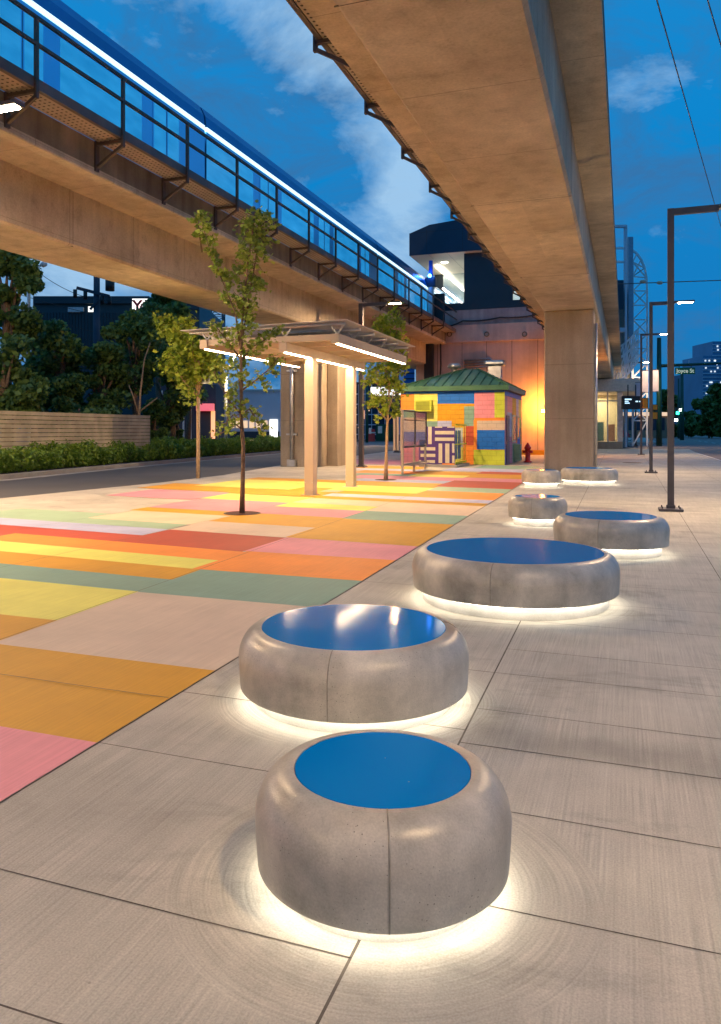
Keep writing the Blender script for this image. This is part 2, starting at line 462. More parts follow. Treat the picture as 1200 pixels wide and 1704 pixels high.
def paint_mat(name, col, ground=True, rough=0.62):
    "matt paint over concrete, slightly worn; on walls over blockwork"
    m, N, L, p = newmat(name)
    geo = N.new('ShaderNodeNewGeometry'); pos = geo.outputs['Position']
    big = N.new('ShaderNodeTexNoise'); big.inputs['Scale'].default_value = 0.9
    big.inputs['Detail'].default_value = 8; big.inputs['Roughness'].default_value = 0.65
    L.new(pos, big.inputs['Vector'])
    mp = N.new('ShaderNodeMapping'); mp.inputs['Scale'].default_value = (70, 1.5, 1) if ground else (3, 3, 3)
    L.new(pos, mp.inputs[0])
    br = N.new('ShaderNodeTexNoise'); br.inputs['Scale'].default_value = 1.0; br.inputs['Detail'].default_value = 4
    L.new(mp.outputs[0], br.inputs['Vector'])
    f1 = math_node(N, L, 'MULTIPLY_ADD', br.outputs['Fac'], 0.34, 0.83)
    f2 = math_node(N, L, 'MULTIPLY_ADD', big.outputs['Fac'], 0.6, 0.70)
    fac = math_node(N, L, 'MULTIPLY', f1, f2)
    if not ground:
        sp = N.new('ShaderNodeSeparateXYZ'); L.new(pos, sp.inputs[0])
        cb = N.new('ShaderNodeCombineXYZ')
        L.new(math_node(N, L, 'ADD', sp.outputs[0], sp.outputs[1]), cb.inputs[0]); L.new(sp.outputs[2], cb.inputs[1])
        bk = N.new('ShaderNodeTexBrick'); L.new(cb.outputs[0], bk.inputs['Vector'])
        bk.inputs['Scale'].default_value = 1.0; bk.inputs['Brick Width'].default_value = 0.4
        bk.inputs['Row Height'].default_value = 0.2; bk.inputs['Mortar Size'].default_value = 0.012
        bk.inputs['Mortar Smooth'].default_value = 0.6
        inv = math_node(N, L, 'MULTIPLY_ADD', bk.outputs['Fac'], -0.16, 1.0)
        fac = math_node(N, L, 'MULTIPLY', fac, inv)
        b = N.new('ShaderNodeBump'); b.inputs['Strength'].default_value = 0.7; b.inputs['Distance'].default_value = 0.02
        nb = N.new('ShaderNodeTexNoise'); nb.inputs['Scale'].default_value = 9; nb.inputs['Detail'].default_value = 5
        L.new(pos, nb.inputs['Vector'])
        hh = math_node(N, L, 'SUBTRACT', math_node(N, L, 'MULTIPLY', nb.outputs['Fac'], 1.2), bk.outputs['Fac'])
        L.new(hh, b.inputs['Height']); L.new(b.outputs[0], p.inputs['Normal'])
    sc = N.new('ShaderNodeVectorMath'); sc.operation = 'SCALE'
    sc.inputs[0].default_value = col; L.new(fac, sc.inputs['Scale'])
    L.new(sc.outputs[0], p.inputs['Base Color'])
    p.inputs['Roughness'].default_value = rough
    return m

def asphalt_mat(name, col, var=0.35):
    m, N, L, p = newmat(name)
    geo = N.new('ShaderNodeNewGeometry'); pos = geo.outputs['Position']
    a = N.new('ShaderNodeTexNoise'); a.inputs['Scale'].default_value = 0.4; a.inputs['Detail'].default_value = 8
    b_ = N.new('ShaderNodeTexNoise'); b_.inputs['Scale'].default_value = 90; b_.inputs['Detail'].default_value = 3
    L.new(pos, a.inputs['Vector']); L.new(pos, b_.inputs['Vector'])
    f = math_node(N, L, 'MULTIPLY', math_node(N, L, 'MULTIPLY_ADD', a.outputs['Fac'], var * 2, 1 - var),
                  math_node(N, L, 'MULTIPLY_ADD', b_.outputs['Fac'], 0.8, 0.6))
    sc = N.new('ShaderNodeVectorMath'); sc.operation = 'SCALE'
    sc.inputs[0].default_value = col; L.new(f, sc.inputs['Scale'])
    L.new(sc.outputs[0], p.inputs['Base Color'])
    p.inputs['Roughness'].default_value = 0.8
    return m

def leaf_mat(name, c1, c2, transl=0.35):
    m, N, L, p = newmat(name)
    geo = N.new('ShaderNodeNewGeometry')
    mx = N.new('ShaderNodeMix'); mx.data_type = 'RGBA'
    L.new(geo.outputs['Random Per Island'], mx.inputs[0])
    mx.inputs[6].default_value = (*c1, 1); mx.inputs[7].default_value = (*c2, 1)
    L.new(mx.outputs[2], p.inputs['Base Color'])
    p.inputs['Roughness'].default_value = 0.5
    tr = N.new('ShaderNodeBsdfTranslucent'); L.new(mx.outputs[2], tr.inputs[0])
    ms = N.new('ShaderNodeMixShader'); ms.inputs[0].default_value = transl
    o = [n for n in N if n.type == 'OUTPUT_MATERIAL'][0]
    L.new(p.outputs[0], ms.inputs[1]); L.new(tr.outputs[0], ms.inputs[2]); L.new(ms.outputs[0], o.inputs[0])
    return m
def grating_mat():
    m, N, L, p = newmat('perforated_walkway')
    geo = N.new('ShaderNodeNewGeometry'); sp = N.new('ShaderNodeSeparateXYZ'); L.new(geo.outputs['Position'], sp.inputs[0])
    ds = []
    for ax in (0, 1):
        k = math_node(N, L, 'FRACT', math_node(N, L, 'MULTIPLY', sp.outputs[ax], 8.5))
        k = math_node(N, L, 'SUBTRACT', k, 0.5); ds.append(math_node(N, L, 'MULTIPLY', k, k))
    d = math_node(N, L, 'ADD', ds[0], ds[1])
    hole = math_node(N, L, 'LESS_THAN', d, 0.045)
    mx = N.new('ShaderNodeMix'); mx.data_type = 'RGBA'; L.new(hole, mx.inputs[0])
    mx.inputs[6].default_value = (0.42, 0.36, 0.28, 1); mx.inputs[7].default_value = (0.05, 0.045, 0.04, 1)
    n = N.new('ShaderNodeTexNoise'); n.inputs['Scale'].default_value = 1.3; n.inputs['Detail'].default_value = 6
    L.new(geo.outputs['Position'], n.inputs['Vector'])
    sc = N.new('ShaderNodeVectorMath'); sc.operation = 'SCALE'
    L.new(mx.outputs[2], sc.inputs[0]); L.new(math_node(N, L, 'MULTIPLY_ADD', n.outputs['Fac'], 0.8, 0.6), sc.inputs['Scale'])
    L.new(sc.outputs[0], p.inputs['Base Color']); p.inputs['Roughness'].default_value = 0.7
    return m
def glass_mat(name, col, alpha=0.35, rough=0.05):
    m, N, L, p = newmat(name)
    p.inputs['Base Color'].default_value = (*col, 1)
    p.inputs['Roughness'].default_value = rough
    p.inputs['Alpha'].default_value = alpha
    return m

M = {}
M['pave'] = pavement_mat()
M['girder'] = concrete('girder_concrete', (0.37, 0.30, 0.21), (0.65, 0.545, 0.405), 0.45, 0.85, streak=0.6, formwork=0.3, pits=0.2)
M['girder_dark'] = concrete('weathered_slab_edge', (0.13, 0.105, 0.075), (0.27, 0.215, 0.15), 0.7, 0.9, streak=1.3)
M['column'] = concrete('column_concrete', (0.31, 0.25, 0.18), (0.46, 0.37, 0.27), 0.6, 0.8, streak=0.7, pits=0.3)
M['bench'] = concrete('polished_bench_concrete', (0.25, 0.235, 0.195), (0.64, 0.58, 0.48), 2.6, 0.32, streak=1.0, pits=0.6, bump=0.16, rough_var=0.13)
M['plinth'] = concrete('rough_plinth_concrete', (0.40, 0.38, 0.34), (0.58, 0.55, 0.50), 3, 0.9, pits=0.4)
M['wallc'] = concrete('station_wall_concrete', (0.50, 0.36, 0.29), (0.68, 0.50, 0.40), 0.7, 0.85, streak=0.5, pits=0.3)
M['parapet'] = concrete('parapet_concrete', (0.27, 0.23, 0.23), (0.42, 0.36, 0.34), 0.8, 0.85, streak=0.8)
M['kerb'] = concrete('kerb_concrete', (0.30, 0.28, 0.25), (0.42, 0.39, 0.35), 1.2, 0.85)
M['joint'] = plain('saw_joint', (0.12, 0.10, 0.08), 0.9, var=0.4)
M['asphalt'] = asphalt_mat('asphalt', (0.085, 0.08, 0.075))
M['street'] = asphalt_mat('worn_street', (0.20, 0.16, 0.145), 0.2)
M['earth'] = asphalt_mat('bare_ground', (0.05, 0.045, 0.035))
M['white'] = plain('white_paint', (0.75, 0.74, 0.70), 0.6)
M['steel'] = plain('dark_brown_steel', (0.075, 0.058, 0.048), 0.5, 0.3, 0.25, 3)
M['lampsteel'] = plain('bronze_lamp_steel', (0.092, 0.084, 0.088), 0.5, 0.3, 0.12, 3)
M['galv'] = plain('galvanised_steel', (0.50, 0.50, 0.50), 0.35, 0.8, 0.15, 5)
M['beige_metal'] = plain('beige_painted_metal', (0.52, 0.41, 0.31), 0.45, 0.1, 0.06, 2)
M['grating'] = grating_mat()
M['disc'] = None
def disc_mat():
    m, N, L, p = newmat('blue_gloss_enamel')
    tc = N.new('ShaderNodeTexCoord')
    n = N.new('ShaderNodeTexNoise'); n.inputs['Scale'].default_value = 2.5; n.inputs['Detail'].default_value = 7
    L.new(tc.outputs['Object'], n.inputs['Vector'])
    vo = N.new('ShaderNodeTexVoronoi'); vo.inputs['Scale'].default_value = 11
    L.new(tc.outputs['Object'], vo.inputs['Vector'])
    chip = math_node(N, L, 'LESS_THAN', vo.outputs['Distance'], 0.035)
    mx = N.new('ShaderNodeMix'); mx.data_type = 'RGBA'; L.new(chip, mx.inputs[0])
    mx.inputs[6].default_value = (0.0, 0.185, 0.53, 1); mx.inputs[7].default_value = (0.25, 0.28, 0.32, 1)
    L.new(mx.outputs[2], p.inputs['Base Color'])
    L.new(math_node(N, L, 'MULTIPLY_ADD', n.outputs['Fac'], 0.14, 0.02), p.inputs['Roughness'])
    p.inputs['Specular IOR Level'].default_value = 0.0
    gl = N.new('ShaderNodeBsdfGlossy'); gl.inputs['Color'].default_value = (0.9, 0.95, 1, 1)
    L.new(math_node(N, L, 'MULTIPLY_ADD', n.outputs['Fac'], 0.12, 0.03), gl.inputs['Roughness'])
    fr = N.new('ShaderNodeFresnel'); fr.inputs['IOR'].default_value = 1.3
    ms = N.new('ShaderNodeMixShader'); L.new(math_node(N, L, 'MULTIPLY', fr.outputs[0], 0.45), ms.inputs[0])
    o = [q for q in N if q.type == 'OUTPUT_MATERIAL'][0]
    L.new(p.outputs[0], ms.inputs[1]); L.new(gl.outputs[0], ms.inputs[2]); L.new(ms.outputs[0], o.inputs[0])
    return m
M['disc'] = disc_mat()
M['led'] = emit('warm_white_led', (1.0, 0.92, 0.77), 17)
M['canopy_led'] = emit('canopy_led', (1.0, 0.72, 0.45), 34)
M['lamp_on'] = emit('lamp_lens_lit', (1.0, 0.78, 0.5), 90)
M['green'] = plain('green_metal_roof', (0.055, 0.15, 0.085), 0.4, 0.2, 0.25, 1.2)
M['green_pole'] = plain('green_painted_pole', (0.01, 0.07, 0.05), 0.5, 0.1, 0.2, 2)
M['black'] = plain('black_metal', (0.02, 0.022, 0.025), 0.5, 0.2)
M['navy'] = plain('navy_cladding', (0.012, 0.042, 0.075), 0.45, 0.2, 0.12, 0.6)
M['darkclad'] = plain('dark_station_cladding', (0.02, 0.03, 0.04), 0.4, 0.1, 0.2, 0.5)
M['bark'] = plain('tree_bark', (0.17, 0.115, 0.075), 0.85, 0, 0.35, 14, bump=0.6)
M['bark_pale'] = plain('pale_tree_bark', (0.40, 0.27, 0.16), 0.85, 0, 0.25, 14, bump=0.5)
M['leaf'] = leaf_mat('maple_leaf', (0.13, 0.23, 0.03), (0.40, 0.50, 0.09))
M['leaf_lit'] = leaf_mat('lit_maple_leaf', (0.16, 0.26, 0.02), (0.45, 0.54, 0.07))  # yellow-green leaf with lamplight put into its colour
M['leaf_dark'] = leaf_mat('dark_tree_leaf', (0.045, 0.11, 0.03), (0.17, 0.27, 0.06), 0.35)
M['leaf_hedge'] = leaf_mat('hedge_leaf', (0.10, 0.20, 0.015), (0.28, 0.40, 0.05), 0.3)
M['red'] = plain('red_enamel', (0.45, 0.015, 0.015), 0.4, 0.0, 0.15)
M['cream'] = plain('cream_panel', (0.72, 0.64, 0.46), 0.5, 0, 0.06)

# ================================================================== GROUND
g = MB(); g.face([(-2500, -2500, -0.10), (2500, -2500, -0.10), (2500, 2500, -0.10), (-2500, 2500, -0.10)])
tag(g.build('ground', M['earth']), kind='structure')
near = [(-12.95, -12), (-12.9, 13.3), (-12.5, 19), (-12.6, 23), (-13.8, 30), (-14.2, 37), (-15.6, 51), (-16.5, 66)]
far = [(-17.9, -12), (-18.05, 18.8), (-19.4, 27.8), (-21.4, 46), (-22.0, 56.7), (-23, 66)]
g = MB(); g.prism([(4.35, -12), (4.35, 52), (4.75, 67)] + list(reversed(near)), -0.3, 0.0)
tag(g.build('plaza_pavement', M['pave']), kind='structure')
g = MB(); g.face([(x, y, -0.03) for x, y in [(-12, -12)] + [(-12, 70)] + [(-24, 70)] + list(reversed(far))])
tag(g.build('road', M['asphalt']), kind='structure')
g = MB(); g.face([(4.2, -12, -0.035), (20, -12, -0.035), (20, 400, -0.035), (4.2, 400, -0.035)])
tag(g.build('street', M['street']), kind='structure')
g = MB(); g.face([(-150, 67, -0.040), (4.2, 67, -0.040), (4.2, 96, -0.040), (-150, 96, -0.040)])
tag(g.build('cross_street', M['street']), kind='structure')
g = MB()
g.prism([(-28, 98), (3.8, 98), (3.8, 180), (-28, 180)], -0.3, 0.08)
tag(g.build('far_sidewalk', M['kerb']), kind='structure')
# kerbs, along the far side of the road and round the planting strip
def ribbon(poly, off, w, z0, z1, name, mat):
    m = MB()
    for (a, b) in zip(poly[:-1], poly[1:]):
        m.prism([(a[0] - off, a[1]), (b[0] - off, b[1]), (b[0] - off - w, b[1]), (a[0] - off - w, a[1])][::1], z0, z1)
    return m.build(name, mat)
tag(ribbon(far, 0.0, 0.18, -0.1, 0.12, 'kerb', M['kerb']), kind='structure')
tag(ribbon(far, -0.42, 0.38, -0.03, -0.024, 'gutter', M['kerb']), kind='structure')
tag(ribbon(far, 0.18, 9.0, -0.1, 0.09, 'planting_bed', M['earth']), kind='structure')
# white street markings
m = MB()
for y in range(0, 12):
    m.box(9.9, 10.05, 20 + y * 9, 24 + y * 9, -0.031, -0.029)
m.box(4.5, 4.6, 30, 66, -0.031, -0.029)
for k in range(9):
    m.box(-24 + k * 0.0, -14, 70.0 + 0, 70.35, -0.036, -0.034) if k == 0 else None
m.box(-24, -10, 74.0, 74.35, -0.036, -0.034)
tag(m.build('road_markings', M['white']), kind='structure')

# painted plaza pattern: colour patches lying on the pavement
PC = {'mus': (0.62, 0.30, 0.004), 'yel': (0.72, 0.68, 0.13), 'tea': (0.20, 0.34, 0.26), 'bei': (0.60, 0.47, 0.36),
      'pin': (0.74, 0.26, 0.31), 'red': (0.46, 0.07, 0.03), 'ora': (0.86, 0.27, 0.03), 'lav': (0.42, 0.44, 0.62),
      'lgr': (0.31, 0.44, 0.30), 'cre': (0.70, 0.52, 0.36), 'sky': (0.25, 0.42, 0.6), 'blu': (0.0, 0.13, 0.55),
      'ygr': (0.55, 0.62, 0.05), 'pur': (0.07, 0.03, 0.20), 'mau': (0.42, 0.20, 0.30), 'vio': (0.16, 0.16, 0.40)}
gmats = {k: paint_mat('ground_paint_' + k, c) for k, c in PC.items()}
wmats = {k: paint_mat('wall_paint_' + k, c, ground=False) for k, c in PC.items()}
keys = list(PC)
def E(v): return -2.37 - 0.018 * (v - 3)          # right edge of the painted carpet
def U4(v): return -4.19 - 0.035 * (v - 5)
def TILT(u, v):
    "rows swing slightly with the fall of the plaza; v is the row's place at x = -4.4"
    sl = min(0.10, 0.034 * max(0.0, v - 4.8)) if v < 13 else min(0.15, 0.10 + 0.025 * (v - 13))
    d = -4.4 - u
    return v + sl * (d if (d > 0 or v > 9.5) else 0)
patches = []   # colour, x0, x1, y0, y1
def patch(c, u0, u1, v0, v1): patches.append((c, u0, u1, v0, v1))
W = -12.2
def U6(v): return -6.42 - 0.01 * (v - 10)
for row in (
    ('pin', W, E, -3.0, 3.08), ('mus', W, E, 3.08, 4.26), ('bei', U4, E, 4.26, 6.08), ('mus', W, U4, 4.26, 4.95),
    ('yel', W, U4, 4.95, 6.10), ('tea', W, U4, 6.10, 6.70), ('tea', U4, E, 6.08, 7.30), ('mus', W, U4, 6.70, 7.30),
    ('yel', W, -4.36, 7.30, 7.88), ('ora', -8.3, -4.38, 7.88, 8.54), ('red', W, -8.3, 7.88, 8.54), ('ora', -4.38, E, 7.30, 8.60),
    ('red', W, -6.4, 8.54, 9.17), ('red', -6.42, -4.42, 8.54, 9.86), ('pin', -4.42, E, 8.60, 9.90),
    ('lav', W, -6.45, 9.17, 9.87), ('lgr', W, -6.5, 9.87, 10.50), ('lgr', -10.85, -8.6, 10.50, 11.17),
    ('bei', U6, -4.45, 9.87, 11.02), ('cre', -8.6, U6, 10.50, 11.82), ('mus', U6, -4.45, 11.02, 12.40), ('mus', -8.7, U6, 11.82, 12.52),
    ('mus', -4.45, E, 9.90, 12.34), ('pin', -8.7, -4.5, 12.42, 13.62), ('pin', -8.7, U6, 13.62, 14.35), ('pin', -11.2, -8.75, 14.0, 15.8),
    ('tea', -4.5, E, 12.34, 13.66), ('yel', -8.75, U6, 14.35, 15.62), ('yel', U6, -4.5, 13.62, 14.45), ('cre', U6, -4.5, 14.45, 15.53),
    ('cre', -4.5, E, 13.66, 15.53), ('mus', U6, E, 15.53, 16.15), ('mus', -11.9, -8.9, 15.95, 17.8), ('mus', -8.9, U6, 15.70, 17.2),
    ('lav', U6, E, 16.15, 16.88), ('mus', U6, -4.6, 16.88, 17.75), ('ora', -4.6, E, 16.88, 18.75), ('yel', -7.0, -4.6, 17.75, 19.6),
    ('yel', -10.9, -7.0, 17.3, 20.2), ('mus', -7.9, -7.0, 17.2, 18.3), ('mus', -10.9, -7.0, 20.2, 21.2), ('mus', -7.0, -4.6, 19.6, 20.6), ('lgr', -4.62, E, 18.75, 20.15),
    ('red', -4.75, E, 20.15, 22.8), ('mus', -7.0, -4.75, 20.6, 21.3), ('lav', -7.6, -4.75, 21.3, 22.4), ('pin', -8.2, -4.75, 22.4, 24.0), ('pin', -4.75, E, 22.8, 24.3),
    ('tea', -8.6, -6.6, 24.0, 25.2), ('yel', -6.6, -4.75, 24.0, 25.3), ('ora', -9.1, -6.8, 25.2, 26.9), ('mus', -6.8, -4.75, 25.3, 27.4), ('mus', -4.75, E, 24.3, 26.5),
    ('lav', -10.0, -6.8, 26.9, 28.2), ('mus', -10.4, -7.4, 28.2, 30.2), ('red', -4.8, E, 26.5, 28.0), ('lav', -6.4, -3.2, 28.0, 30.2), ('tea', -5.6, -3.2, 30.2, 33.0), ('mau', -13.4, -8.9, 31.5, 36.5)):
    patch(*row)
pm = MB()
for i, q in enumerate(patches):
    z = 0.004 + i * 0.00012
    mi = keys.index(q[0])
    if len(q) == 2:
        pts = q[1]
        area = sum(a[0]*b[1]-b[0]*a[1] for a, b in zip(pts, pts[1:] + pts[:1]))
        if area < 0: pts = pts[::-1]
        pm.face([(x, y, z) for x, y in pts], mi)
    else:
        c, u0, u1, v0, v1 = q
        def at_u(u, v): return u(v) if callable(u) else u - 0.03 * (v - 9) * 0
        A = [(at_u(u0, v0), v0), (at_u(u1, v0), v0), (at_u(u1, v1), v1), (at_u(u0, v1), v1)]
        pm.face([(x, TILT(x, y), z) for x, y in A], mi)
tag(pm.build('painted_plaza_pattern', [gmats[k] for k in keys]), kind='structure')

# saw-cut joints
j = MB()
ZJ = 0.0012
def jrow(v, u0, u1, wd=0.006, z=ZJ, tilt=False):
    n = max(1, int(abs(u1 - u0) / 0.5))
    for k in range(n):
        a = u0 + (u1 - u0) * k / n; b = u0 + (u1 - u0) * (k + 1) / n
        ta, tb = (TILT(a, v), TILT(b, v)) if tilt else (v, v)
        ja = 0.003 * math.sin(a * 9.1 + v * 5); jb = 0.003 * math.sin(b * 9.1 + v * 5)
        j.face([(a, ta - wd/2 + ja, z), (b, tb - wd/2 + jb, z), (b, tb + wd/2 + jb, z), (a, ta + wd/2 + ja, z)])
def jcol(us, v0, v1, wd=0.012, z=ZJ):
    n = max(1, int((v1 - v0) / 2))
    for k in range(n):
        a = v0 + (v1 - v0) * k / n; b = v0 + (v1 - v0) * (k + 1) / n
        j.face([(us(a) - wd/2, a, z), (us(a) + wd/2, a, z), (us(b) + wd/2, b, z), (us(b) - wd/2, b, z)])
JA = lambda v: -0.73 - 0.009 * (v - 2)
for v in (1.02, 1.59, 2.08, 3.09): jrow(v, E(v) + 0.0, JA(v))
for v in (1.02, 2.46 - 0.87, 2.46, 3.09, 3.70, 4.18, 4.84, 5.39, 6.24, 7.05, 7.93, 8.89): jrow(v, JA(v), 4.3, 0.0055 if v != 3.7 else 0.008)
for v in (3.86, 4.84, 6.08, 7.3, 8.6, 9.9, 11.1): jrow(v, E(v), JA(v), 0.007)
v = 10.1
while v < 60:
    jrow(v, E(v), 4.3, 0.008); v += 1.22
jcol(JA, -2, 66, 0.009)
jcol(lambda v: 0.90 + 0.004 * (v - 8), -2, 66, 0.008)
jcol(lambda v: 2.6, -2, 66, 0.008)
ZP = 0.004 + len(patches) * 0.00012 + 0.0004
jcol(lambda v: E(v) + 0.005, -2.0, 28, 0.010, 0.0018)
jcol(U4, 0.5, 22, 0.007, ZP)
jcol(lambda v: -6.42 - 0.02 * (v - 10), 2, 22, 0.006, ZP)
jcol(lambda v: -8.55, 3, 20, 0.006, ZP)
for v in (3.72,): jrow(v, -8, E(v), 0.006, ZP)
tag(j.build('pavement_joints', M['joint']), kind='structure')

# ================================================================== BENCHES
BL = ['small tall round concrete bench with plain blue top, nearest the camera, glowing at its foot',
      'round concrete bench whose blue top carries a pale reflection, right behind the nearest small bench',
      'widest low round concrete bench with blue top, third from the front',
      'round concrete bench with blue top standing right beside the nearest lamp post',
      'small round concrete bench directly behind the widest bench, left of the lamp post',
      'small round bench in the farthest pair, left one in front of the concrete column',
      'wide round bench in the farthest pair, right one beside the concrete column']
def bench(i, u, v, Rb, r, H):
    t = thing('round_bench', (u, v, 0), BL[i], 'bench', 'round light-up concrete benches')
    z0 = (0.070, 0.078, 0.115)[i] if i < 3 else 0.12
    b = MB()
    prof = [(Rb - 0.11, z0 + 0.006), (Rb - 0.022, z0 + 0.001), (Rb - 0.013, z0), (Rb - 0.009, z0 + 0.004)]
    hm = z0 + (H - z0) * 0.52
    for k in range(1, 9):
        q = k / 8; prof.append((Rb - 0.009 * (1 - q) ** 1.4, z0 + 0.004 + (hm - z0 - 0.004) * q))
    wr = Rb - r - 0.004; hr = H - hm            # side rolls over to the disc in a quarter ellipse
    for k in range(1, 21):
        a = k / 20 * math.pi / 2
        prof.append((Rb - wr * (1 - math.cos(a)), hm + hr * math.sin(a)))
    prof.append((r + 0.003, H)); prof.append((r + 0.002, H - 0.01))
    b.lathe(prof, n=128)
    body = b.build('body', M['bench'], t)
    s = MB()                                   # casting seam where the two halves of the mould met
    d = math.atan2(-v, -u) + (0.05 if i == 0 else -0.2)
    pts = [(math.cos(d) * (q[0] + 0.0008), math.sin(d) * (q[0] + 0.0008), q[1]) for q in prof[3:-2]]
    s.tube(pts, 0.0028, 6, caps=False)
    s.build('casting_seam', M['bench_seam'], body)
    m = MB(); m.lathe([(r, H - 0.012), (r, H - 0.002), (r - 0.002, H)], n=128); m.face([((r - 0.002) * math.cos(2*math.pi*k/128), (r - 0.002) * math.sin(2*math.pi*k/128), H) for k in range(128)])
    m.build('seat_disc', M['disc'], t)
    Rp = Rb - (0.085 if i == 0 else 0.09)
    m = MB(); m.lathe([(Rp, 0), (Rp, z0 + 0.03)], n=96, close_top=True)
    m.build('plinth', M['plinth'], t)
    m = MB(); m.lathe([(Rb - 0.052, z0 + 0.002), (Rb - 0.052, z0 - 0.006), (Rb - 0.034, z0 - 0.006), (Rb - 0.034, z0 + 0.002)][::-1], n=96)
    m.build('light_strip', M['led'], t)
    m = MB(); m.lathe([(Rp - 0.01, z0 + 0.006), (Rb - 0.085, z0 + 0.006)], n=96)
    return t
M['bench_seam'] = plain('seam_concrete', (0.28, 0.25, 0.20), 0.6, var=0.3, scale=20)
for i, bb in enumerate(BENCHES): bench(i, *bb)

# ================================================================== GUIDEWAYS
SOF, DECK, WALK = 5.70, 6.95, 7.74
def guideway(name, label, umid, s, v0, v1, posts, over):
    """box girder on centre line umid; s = +1 when its walkway is on the +x side"""
    t = thing(name, (umid, 0, 0), label, 'guideway', 'elevated guideways', world=True)
    hw = 0.9
    X = lambda d: umid + s * d
    # joints every ~30 m are real gaps
    m = MB()
    def sec(pts, y0, y1, mm):
        p = [(X(a), b) for a, b in pts]
        if s < 0: p = p[::-1]
        mm.section(p, y0, y1)
    hc = 0.05
    girder = [(-hw, SOF + hc), (-hw + hc, SOF), (hw - hc, SOF), (hw, SOF + hc), (hw, DECK), (hw + 0.0, DECK + 0.12), (-hw, DECK + 0.12), (-hw, DECK)]
    sec(girder, v0, v1, m)
    m.build('box_girder', M['girder'], t)
    m = MB()
    sec([(-hw - over, DECK + 0.02), (hw + 1.18, DECK + 0.02), (hw + 1.2, DECK + 0.05), (hw + 1.2, DECK + 0.16), (-hw - over, DECK + 0.16)], v0, v1, m)
    m.build('deck_slab', M['girder'], t)
    m = MB()
    sec([(hw + 1.0, DECK + 0.16), (hw + 1.195, DECK + 0.16), (hw + 1.195, WALK - 0.06), (hw + 1.0, WALK - 0.06)], v0, v1, m)
    m.build('edge_beam', M['girder_dark'], t)
    m = MB()
    sec([(-hw - over, DECK + 0.16), (-hw - over + 0.2, DECK + 0.16), (-hw - over + 0.2, DECK + 0.62), (-hw - over, DECK + 0.62)], v0, v1, m)
    m.build('parapet', M['girder_dark'], t)
    m = MB()
    a, b = hw + 1.2, hw + 1.2 + 0.62
    m.box(X(a), X(b), v0, v1, WALK - 0.05, WALK)
    m.build('walkway', M['grating'], t)
    m = MB(); m.box(X(b), X(b + 0.04), v0, v1, WALK - 0.07, WALK + 0.13)
    m.box(X(b - 0.05), X(b), v0, v1, WALK - 0.07, WALK - 0.052)
    m.build('toe_board', M['fascia'], t)
    xr = X(b + 0.065)
    for z, nm in ((WALK + 1.2, 'top_rail'), (WALK + 0.72, 'mid_rail')):
        m = MB(); m.box(xr - 0.03, xr + 0.03, v0, v1, z - 0.03, z + 0.03); m.build(nm, M['steel'], t)
    for v in posts:
        m = MB(); m.box(xr - 0.031, xr + 0.031, v - 0.035, v + 0.035, WALK - 0.26, WALK + 1.168); m.build('railing_post', M['steel'], t)
        m = MB()
        m.bar((xr, v, WALK - 0.12), (X(hw + 1.0) if False else X(hw + 1.2), v, WALK - 0.12), 0.07, 0.06)
        m.bar((xr, v, WALK - 0.22), (X(hw + 1.2), v, WALK - 0.62), 0.06, 0.06)
        m.box(X(hw + 1.198), X(hw + 1.24), v - 0.06, v + 0.06, WALK - 0.7, WALK - 0.065)
        m.build('walkway_bracket', M['steel'], t)
    return t
M['fascia'] = plain('brown_toe_board', (0.12, 0.095, 0.085), 0.55, 0.2, 0.3, 1.5)
LU, RU = -12.72, -1.80
M['girder_r'] = M['girder']
lg = guideway('elevated_guideway', 'left concrete guideway with steel railing and walkway, carrying the train', LU, +1, -30, 110, [11.2 + 2.57 * k for k in range(-3, 14)], 0.8)
rg = guideway('elevated_guideway', 'right concrete guideway passing overhead above the round benches', RU, -1, -30, 120, [11.37 + 2.57 * k for k in range(-4, 16)], 0.62)
# tie holes and rust runs
for U in (RU,):
    pass
# construction joints + drain on the right girder, seams on left
for t, U in ((lg, LU), (rg, RU)):
    for v in (7.2, 14.5, 21.8, 36.5):
        m = MB(); m.box(U - 0.903, U + 0.903, v - 0.006, v + 0.006, SOF - 0.002, SOF + 0.01)
        m.box(U + 0.898, U + 0.9025, v - 0.006, v + 0.006, SOF + 0.05, DECK)
        m.build('casting_joint', M['joint'], t)
m = MB(); m.tube([(RU + 1.3, 8.6, DECK + 0.02), (RU + 1.3, 8.6, DECK - 0.13)], [0.035, 0.03], 10); m.tube([(RU + 1.3, 8.6, DECK - 0.13), (RU + 1.3, 8.6, DECK - 0.15)], [0.05, 0.05], 10)
m.build('deck_drain', M['black'], rg)

# columns
def column(name, label, x0, x1, y0, y1, top):
    t = thing(name, ((x0+x1)/2, (y0+y1)/2, 0), label, 'column', 'guideway columns', world=True)
    m = MB(); m.box(x0, x1, y0, y1, -0.2, top, bev=0.05); m.build('shaft', M['column'], t)
    m = MB()
    for z in (1.9, 3.8): m.box(x0 - 0.001, x1 + 0.001, y0 - 0.002, y0 + 0.02, z, z + 0.008)
    m.build('form_line', M['joint'], t)
    return t
cr_ = column('concrete_column', 'concrete column under the right guideway behind the farthest benches', -2.67, -1.0, 28.2, 29.6, SOF)
cl_ = column('concrete_column', 'concrete column with drainpipe under the left guideway beside the road', -13.35, -11.75, 29.2, 30.9, SOF - 0.25)
m = MB(); m.box(-13.1, -12.0, 29.5, 30.6, SOF - 0.25, SOF); m.build('bearing', M['black'], cl_)
